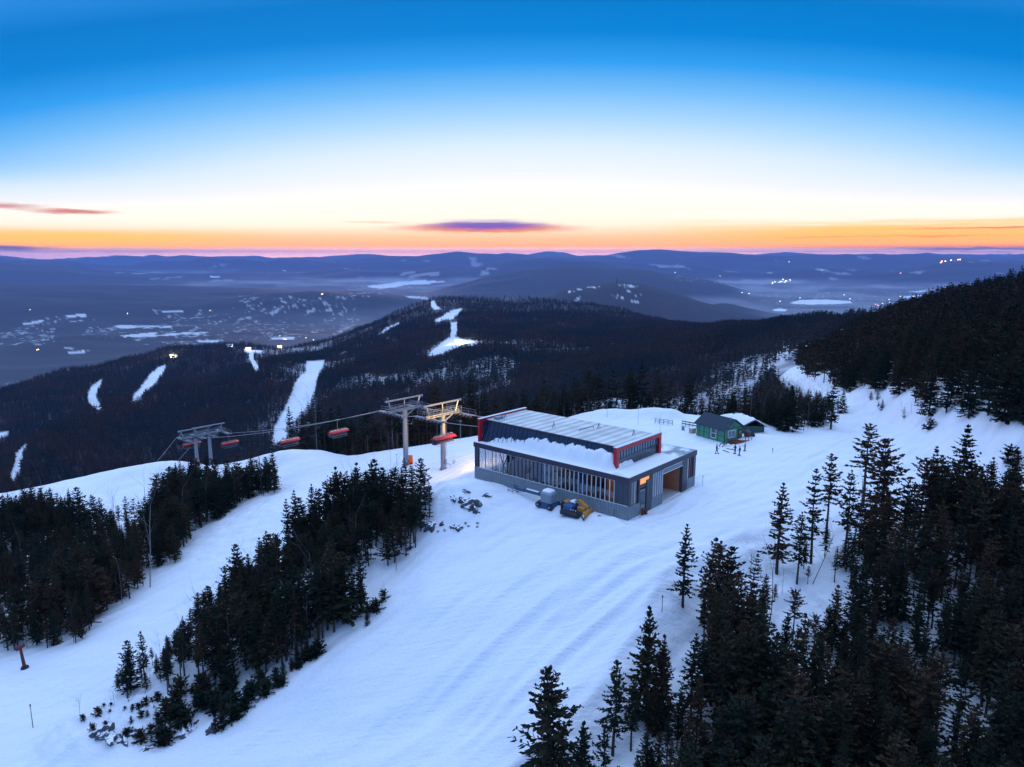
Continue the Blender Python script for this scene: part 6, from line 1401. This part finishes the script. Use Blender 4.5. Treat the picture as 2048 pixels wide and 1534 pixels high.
ZONES = [ # name, polygon (photo outline of the ground it covers), rmin, rmax, spacing, hmin, hmax, kinds, label, group
 ('left', [(-250, 1000), (0, 1040), (100, 1040), (200, 1062), (290, 1058), (330, 1010), (420, 985), (545, 962), (553, 986), (480, 1012), (430, 1040), (380, 1085), (340, 1140), (240, 1212), (212, 1222), (190, 1260), (160, 1290), (60, 1302), (-60, 1305), (-300, 1250)], 90, 300, 1.6, 4, 9.5, [1, 3, 4, 4, 5, 6, 7, 0, 'b'], 'dark spruce crowded in the wood on the left side', 'spruces of the left wood'),
 ('middle', [(205, 1415), (240, 1372), (300, 1330), (420, 1250), (520, 1170), (600, 1105), (690, 1055), (780, 1030), (862, 1008), (872, 1030), (850, 1075), (800, 1130), (770, 1180), (690, 1262), (600, 1312), (540, 1345), (450, 1368), (330, 1395)], 50, 170, 1.25, 4, 9.6, [1, 3, 4, 4, 5, 6, 7, 'b'], 'dark spruce packed in the wooded rib between the two pistes', 'spruces of the middle wood'),
 ('right', [(1165, 1640), (1195, 1540), (1250, 1490), (1320, 1420), (1400, 1370), (1450, 1340), (1500, 1335), (1560, 1400), (1600, 1330), (1640, 1240), (1640, 1190), (1700, 1115), (1780, 1062), (1850, 1030), (1930, 1020), (2048, 1030), (2500, 1000), (3600, 1500), (3400, 2600), (2048, 2100), (1300, 2100)], 25, 200, 1.75, 5, 11, [0, 1, 3, 4, 5, 6, 6], 'dark spruce crowded in the wood on the lower right', 'spruces of the right wood'),
 ('rightthin', [(1380, 1230), (1470, 1240), (1540, 1175), (1640, 1110), (1710, 1085), (1800, 1030), (1790, 1060), (1660, 1200), (1600, 1300), (1540, 1330), (1400, 1330)], 50, 160, 2.6, 2.5, 8.5, [3, 4, 5, 6, 'b'], 'thin scattered spruce between open snow and the lower right wood', 'thin spruces above the right wood'),
 ('hump', [(1462, 960), (1530, 960), (1600, 940), (1655, 900), (1690, 822), (1668, 790), (1640, 775), (1600, 772), (1560, 768), (1530, 745), (1440, 745)], 140, 330, 1.9, 5, 9.5, [2, 3, 7, 'b', 'b', 'b'], 'brown green tree on the wooded hump inside the road bend', 'trees inside the road bend'),
 ('bank', [(1586, 722), (1612, 752), (1675, 778), (1705, 788), (1745, 782), (1780, 782), (1795, 800), (1835, 824), (1862, 836), (1896, 842), (1948, 850), (1998, 884), (2060, 900), (2500, 960), (2500, 400), (2048, 560), (1850, 600), (1700, 632), (1640, 660), (1720, 660), (1640, 700)], 120, 700, 3.6, 7, 12, ['m'], None, None),
 ('behind', [(560, 1080), (1180, 1080), (1470, 1080), (1470, 834), (1560, 740), (1500, 690), (900, 690), (560, 820), (560, 890)], 140, 330, 3.0, 9, 15, [4, 5, 5, 6, 3, 'b'], None, None),
 ('shrubs', [(150, 1440), (200, 1410), (330, 1395), (450, 1370), (560, 1345), (700, 1262), (770, 1185), (775, 1200), (720, 1270), (620, 1320), (560, 1380), (480, 1430), (430, 1475), (330, 1490), (200, 1470)], 50, 140, .8, .5, 2.2, [8, 8, 8, 7, 'b', 'b'], None, None),
 ('bankshrubs', [(1735, 792), (1800, 812), (1870, 846), (1950, 866), (2045, 905), (2048, 960), (1960, 905), (1880, 884), (1800, 846), (1750, 815)], 100, 220, 2.2, 1.0, 3.8, [8, 8, 2, 7, 'b', 'b'], None, None),
]
cand = []      # x, y, z, h, style, zone index
for zi, (nm, poly, r0, r1, spc, h0, h1, kinds, lab, grp) in enumerate(ZONES):
    az0, az1 = (-.80, 1.0 if nm == 'right' else .80)
    n = int((az1 - az0) / 2 * (r1 ** 2 - r0 ** 2) / spc ** 2 * 2.2)
    a = rng.uniform(az0, az1, n); r = np.sqrt(rng.uniform(r0 ** 2, r1 ** 2, n)); x, y = np.sin(a) * r, np.cos(a) * r
    z = ground(x, y); px, py = project(x, y, z); k = inpoly(px, py, poly)
    if nm in ('behind', 'hump'):
        lrf = np.exp(np.interp(a, AZ_IN, RK[:len(AZ_IN), 7])); k &= (r > lrf * (1.035 if nm == 'behind' else 1.01)); k &= ~((nm == 'behind') & (px < 618) & (rng.random(n) < .8))
    if nm == 'left': k &= fbm(x / 6, y / 6, 3, 71) > -.24
    if nm == 'right': k &= (fbm(x / 6, y / 6, 3, 72) > np.where((py > 1380) & (px > 1250), -.35, np.interp(px, [1150, 1500, 1750, 1900], [.02, .0, -.2, -.5]))) & (rng.random(n) < np.maximum(np.interp(px, [1150, 1500, 1750, 2000], [.55, .36, .62, .95]), .95 * ((py > 1400) & (px > 1250))))
    if nm == 'middle': k &= fbm(x / 5, y / 5, 3, 74) > -.22
    if nm == 'bankshrubs': k &= fbm(x / 6, y / 6, 3, 78) > .08
    if nm == 'shrubs': k &= fbm(x / 3.5, y / 3.5, 3, 75) > -.08
    if nm == 'bank':
        sparse = (px < 1720) & (py > 648) & (py < 725); k &= ~(sparse & (rng.random(n) < .72)); k &= (fbm(x / 14, y / 14, 3, 73) > -.35) | (r < 260)
    x, y, z, r = x[k], y[k], z[k], r[k]
    # thin by distance
    cell = {}; keep = []
    for i in range(len(x)):
        c = (int(x[i] // spc), int(y[i] // spc))
        if cell.get(c, 0) < 1: cell[c] = 1; keep.append(i)
    hn = fbm(x / 12, y / 12, 3, 80)
    for i in keep:
        if nm in ('left', 'middle', 'right', 'rightthin') and any((x[i] - q[0]) ** 2 + (y[i] - q[1]) ** 2 < 1.4 for q in hero_xy): continue
        h = (h0 + (h1 - h0) * min(max(.5 + hn[i] * .8 + rng.normal(0, .22), 0), 1.15))
        kd = kinds[int(rng.integers(len(kinds)))]
        if kd == 'b': st = ('b', int(rng.choice([0, 1, 3, 3, 0, 1, 2])))
        elif kd == 'm': st = ('n', int(rng.choice([0, 1, 2, 3, 7]))) if r[i] < 230 else ('m', int(rng.integers(3)))
        elif kd == 8: st = ('n', 8)
        else: st = ('n', int(rng.choice(VARI.get(kd, [kd]))))
        if nm == 'right' and r[i] < 45: h *= .8
        if nm == 'middle': h *= float(np.interp(float(project(x[i], y[i], z[i])[0]), [200, 330, 480], [.42, .68, 1]))
        if nm == 'hump':
            qx, qy = project(x[i], y[i], z[i] + h); qx, qy = float(qx), float(qy); lim = np.interp(qx, [1440, 1500, 1545, 1575, 1640, 1690], [735, 740, 748, 776, 790, 800]) + rng.normal(0, 8)
            if qy < lim:
                s0 = (qy - lim); h += s0 * math.hypot(x[i], y[i]) / F
                if h < 1.4: continue
        cand.append((x[i], y[i], z[i], h, st, zi))
print('near candidates', len(cand), [sum(1 for c in cand if c[5] == z) for z in range(len(ZONES))])
# the largest in the photo stand as trees of their own
def vis_size(c):
    x, y, z, h, st, zi = c
    if st[0] != 'n': return 0
    if ZONES[zi][8] is None: return 0
    px, py = project(x, y, z + h * .6); px, py = float(px), float(py)
    if px < -30 or px > 2078 or py > 1560 or py < 0: return 0
    q = h / math.sqrt(x * x + y * y + (CAMZ - z) ** 2)
    return q * (1.5 if zi == 1 else 1)
order = sorted(range(len(cand)), key=lambda i: -vis_size(cand[i]))
NIND = 300 - len(HERO)
indiv = set(i for i in order[:NIND] if vis_size(cand[i]) > 0)
for i in indiv:
    x, y, z, h, st, zi = cand[i]
    plant((x, y, z), h, st[1], ZONES[zi][8], ZONES[zi][9], wide=rng.uniform(.85, 1.15), lean=(rng.normal(0, .03), rng.normal(0, .03)))
# bare trees near the viewer, as individuals
PX_, PI_, PR_, PS_ = [], [], [], []
def push(x, y, z, idx, rz, s): PX_.append((x, y, z)); PI_.append(idx); PR_.append(rz); PS_.append(s)
for i, (x, y, z, h, st, zi) in enumerate(cand):
    if i in indiv: continue
    if st[0] == 'n': idx = NEAR[st[1]]; s = h / Hn
    elif st[0] == 'm': idx = MID[st[1]]; s = h / Hn
    else: idx = BARE[st[1]]; s = h / 8.0
    push(x, y, z - .15, idx, rng.uniform(0, 6.28), s)
# mountainside woods
n = 210000
a = rng.uniform(R(-39), R(40), n); r = np.exp(rng.uniform(math.log(240), math.log(2750), n) * .5 + .5 * np.log(np.sqrt(rng.uniform(240 ** 2, 2750 ** 2, n))))
x, y = np.sin(a) * r, np.cos(a) * r; z = ground(x, y); px, py = project(x, y, z)
ok = ~np.zeros(n, bool)
hv = 8 + 5 * rng.random(n) + 2 * fbm(x / 60, y / 60, 2, 99)
qx, qy = project(x, y, z + hv); mx_, my_ = project(x, y, z + hv * .5)
for p_ in TRAILS: ok &= ~(inpoly(px, py, p_) | inpoly(mx_, my_, p_) | (inpoly(qx, qy, p_) & (rng.random(n) < .6)))
thn = sstep(px, 420, 640) * sstep(py, 655, 700) * 1.5
ok &= rng.random(n) < 1 - thn * .5 * sstep(fbm(x / 110, y / 110, 3, 75), -.05, .25)
for p_ in TRAILP + [VALP]: ok &= ~(inpoly(px, py, p_) & (rng.random(n) < .45))
hardm = np.zeros(n, bool)
for p_ in HARD: hardm |= inpoly(px, py, p_)
ok &= ~(hardm & (rng.random(n) < .25))
ok &= ~inpoly(px, py, ROADP)
lrf = np.exp(np.interp(a, AZ_IN, RK[:len(AZ_IN), 7])); ok &= (r > lrf * 1.35)
ok &= ~(inpoly(px, py, ZONES[5][1]) & (r < 700)); ok &= ~((px > 1535) & (py > 742) & (r < 420))
# drop what the relief hides from every nearby viewpoint
lr_i = np.clip(np.searchsorted(LR, np.log(r)), 1, NR - 1); ai = np.clip(np.searchsorted(AZ_IN, a), 0, len(AZ_IN) - 1)
slp = (Z[:len(AZ_IN)] - CAMZ) / RR[None, :]; mxs = np.maximum.accumulate(slp[:, :], axis=1)
ok &= ((z + 22 - CAMZ) / r > mxs[ai, lr_i] - .012)
idxs = np.where(ok)[0]
for i in idxs:
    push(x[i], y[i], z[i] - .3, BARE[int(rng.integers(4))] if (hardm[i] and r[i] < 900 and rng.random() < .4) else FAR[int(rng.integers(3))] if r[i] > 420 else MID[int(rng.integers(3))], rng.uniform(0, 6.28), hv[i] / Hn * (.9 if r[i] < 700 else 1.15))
print('mass trees', len(PX_))
me = bpy.data.meshes.new('spruce_forest'); me.vertices.add(len(PX_)); me.vertices.foreach_set('co', np.array(PX_, np.float32).ravel())
for nm, ty, arr in (('pick', 'INT', np.array(PI_, np.int32)), ('turn', 'FLOAT', np.array(PR_, np.float32)), ('size', 'FLOAT', np.array(PS_, np.float32))):
    a_ = me.attributes.new(nm, ty, 'POINT'); a_.data.foreach_set('value', arr)
fo = bpy.data.objects.new('spruce_forest', me); COL.objects.link(fo)
tag(fo, 'dense dark spruce and bare hardwood forest covering the slopes and the hills behind', 'forest', kind='stuff')
ng = bpy.data.node_groups.new('plant_forest', 'GeometryNodeTree'); ng.interface.new_socket('Geometry', in_out='INPUT', socket_type='NodeSocketGeometry'); ng.interface.new_socket('Geometry', in_out='OUTPUT', socket_type='NodeSocketGeometry')
gi = ng.nodes.new('NodeGroupInput'); go_ = ng.nodes.new('NodeGroupOutput'); ip = ng.nodes.new('GeometryNodeInstanceOnPoints'); ci = ng.nodes.new('GeometryNodeCollectionInfo')
ci.inputs['Collection'].default_value = src; ci.inputs['Separate Children'].default_value = True; ci.inputs['Reset Children'].default_value = True
def na(nm, ty): q = ng.nodes.new('GeometryNodeInputNamedAttribute'); q.data_type = ty; q.inputs['Name'].default_value = nm; return q.outputs['Attribute']
cx = ng.nodes.new('ShaderNodeCombineXYZ'); er = ng.nodes.new('FunctionNodeEulerToRotation')
ng.links.new(na('turn', 'FLOAT'), cx.inputs[2]); ng.links.new(cx.outputs[0], er.inputs[0])
ng.links.new(gi.outputs[0], ip.inputs['Points']); ng.links.new(ci.outputs[0], ip.inputs['Instance']); ip.inputs['Pick Instance'].default_value = True
ng.links.new(na('pick', 'INT'), ip.inputs['Instance Index']); ng.links.new(er.outputs[0], ip.inputs['Rotation']); ng.links.new(na('size', 'FLOAT'), ip.inputs['Scale'])
ng.links.new(ip.outputs[0], go_.inputs[0])
fo.modifiers.new('plant', 'NODES').node_group = ng
print('done objects', len(scene.objects))
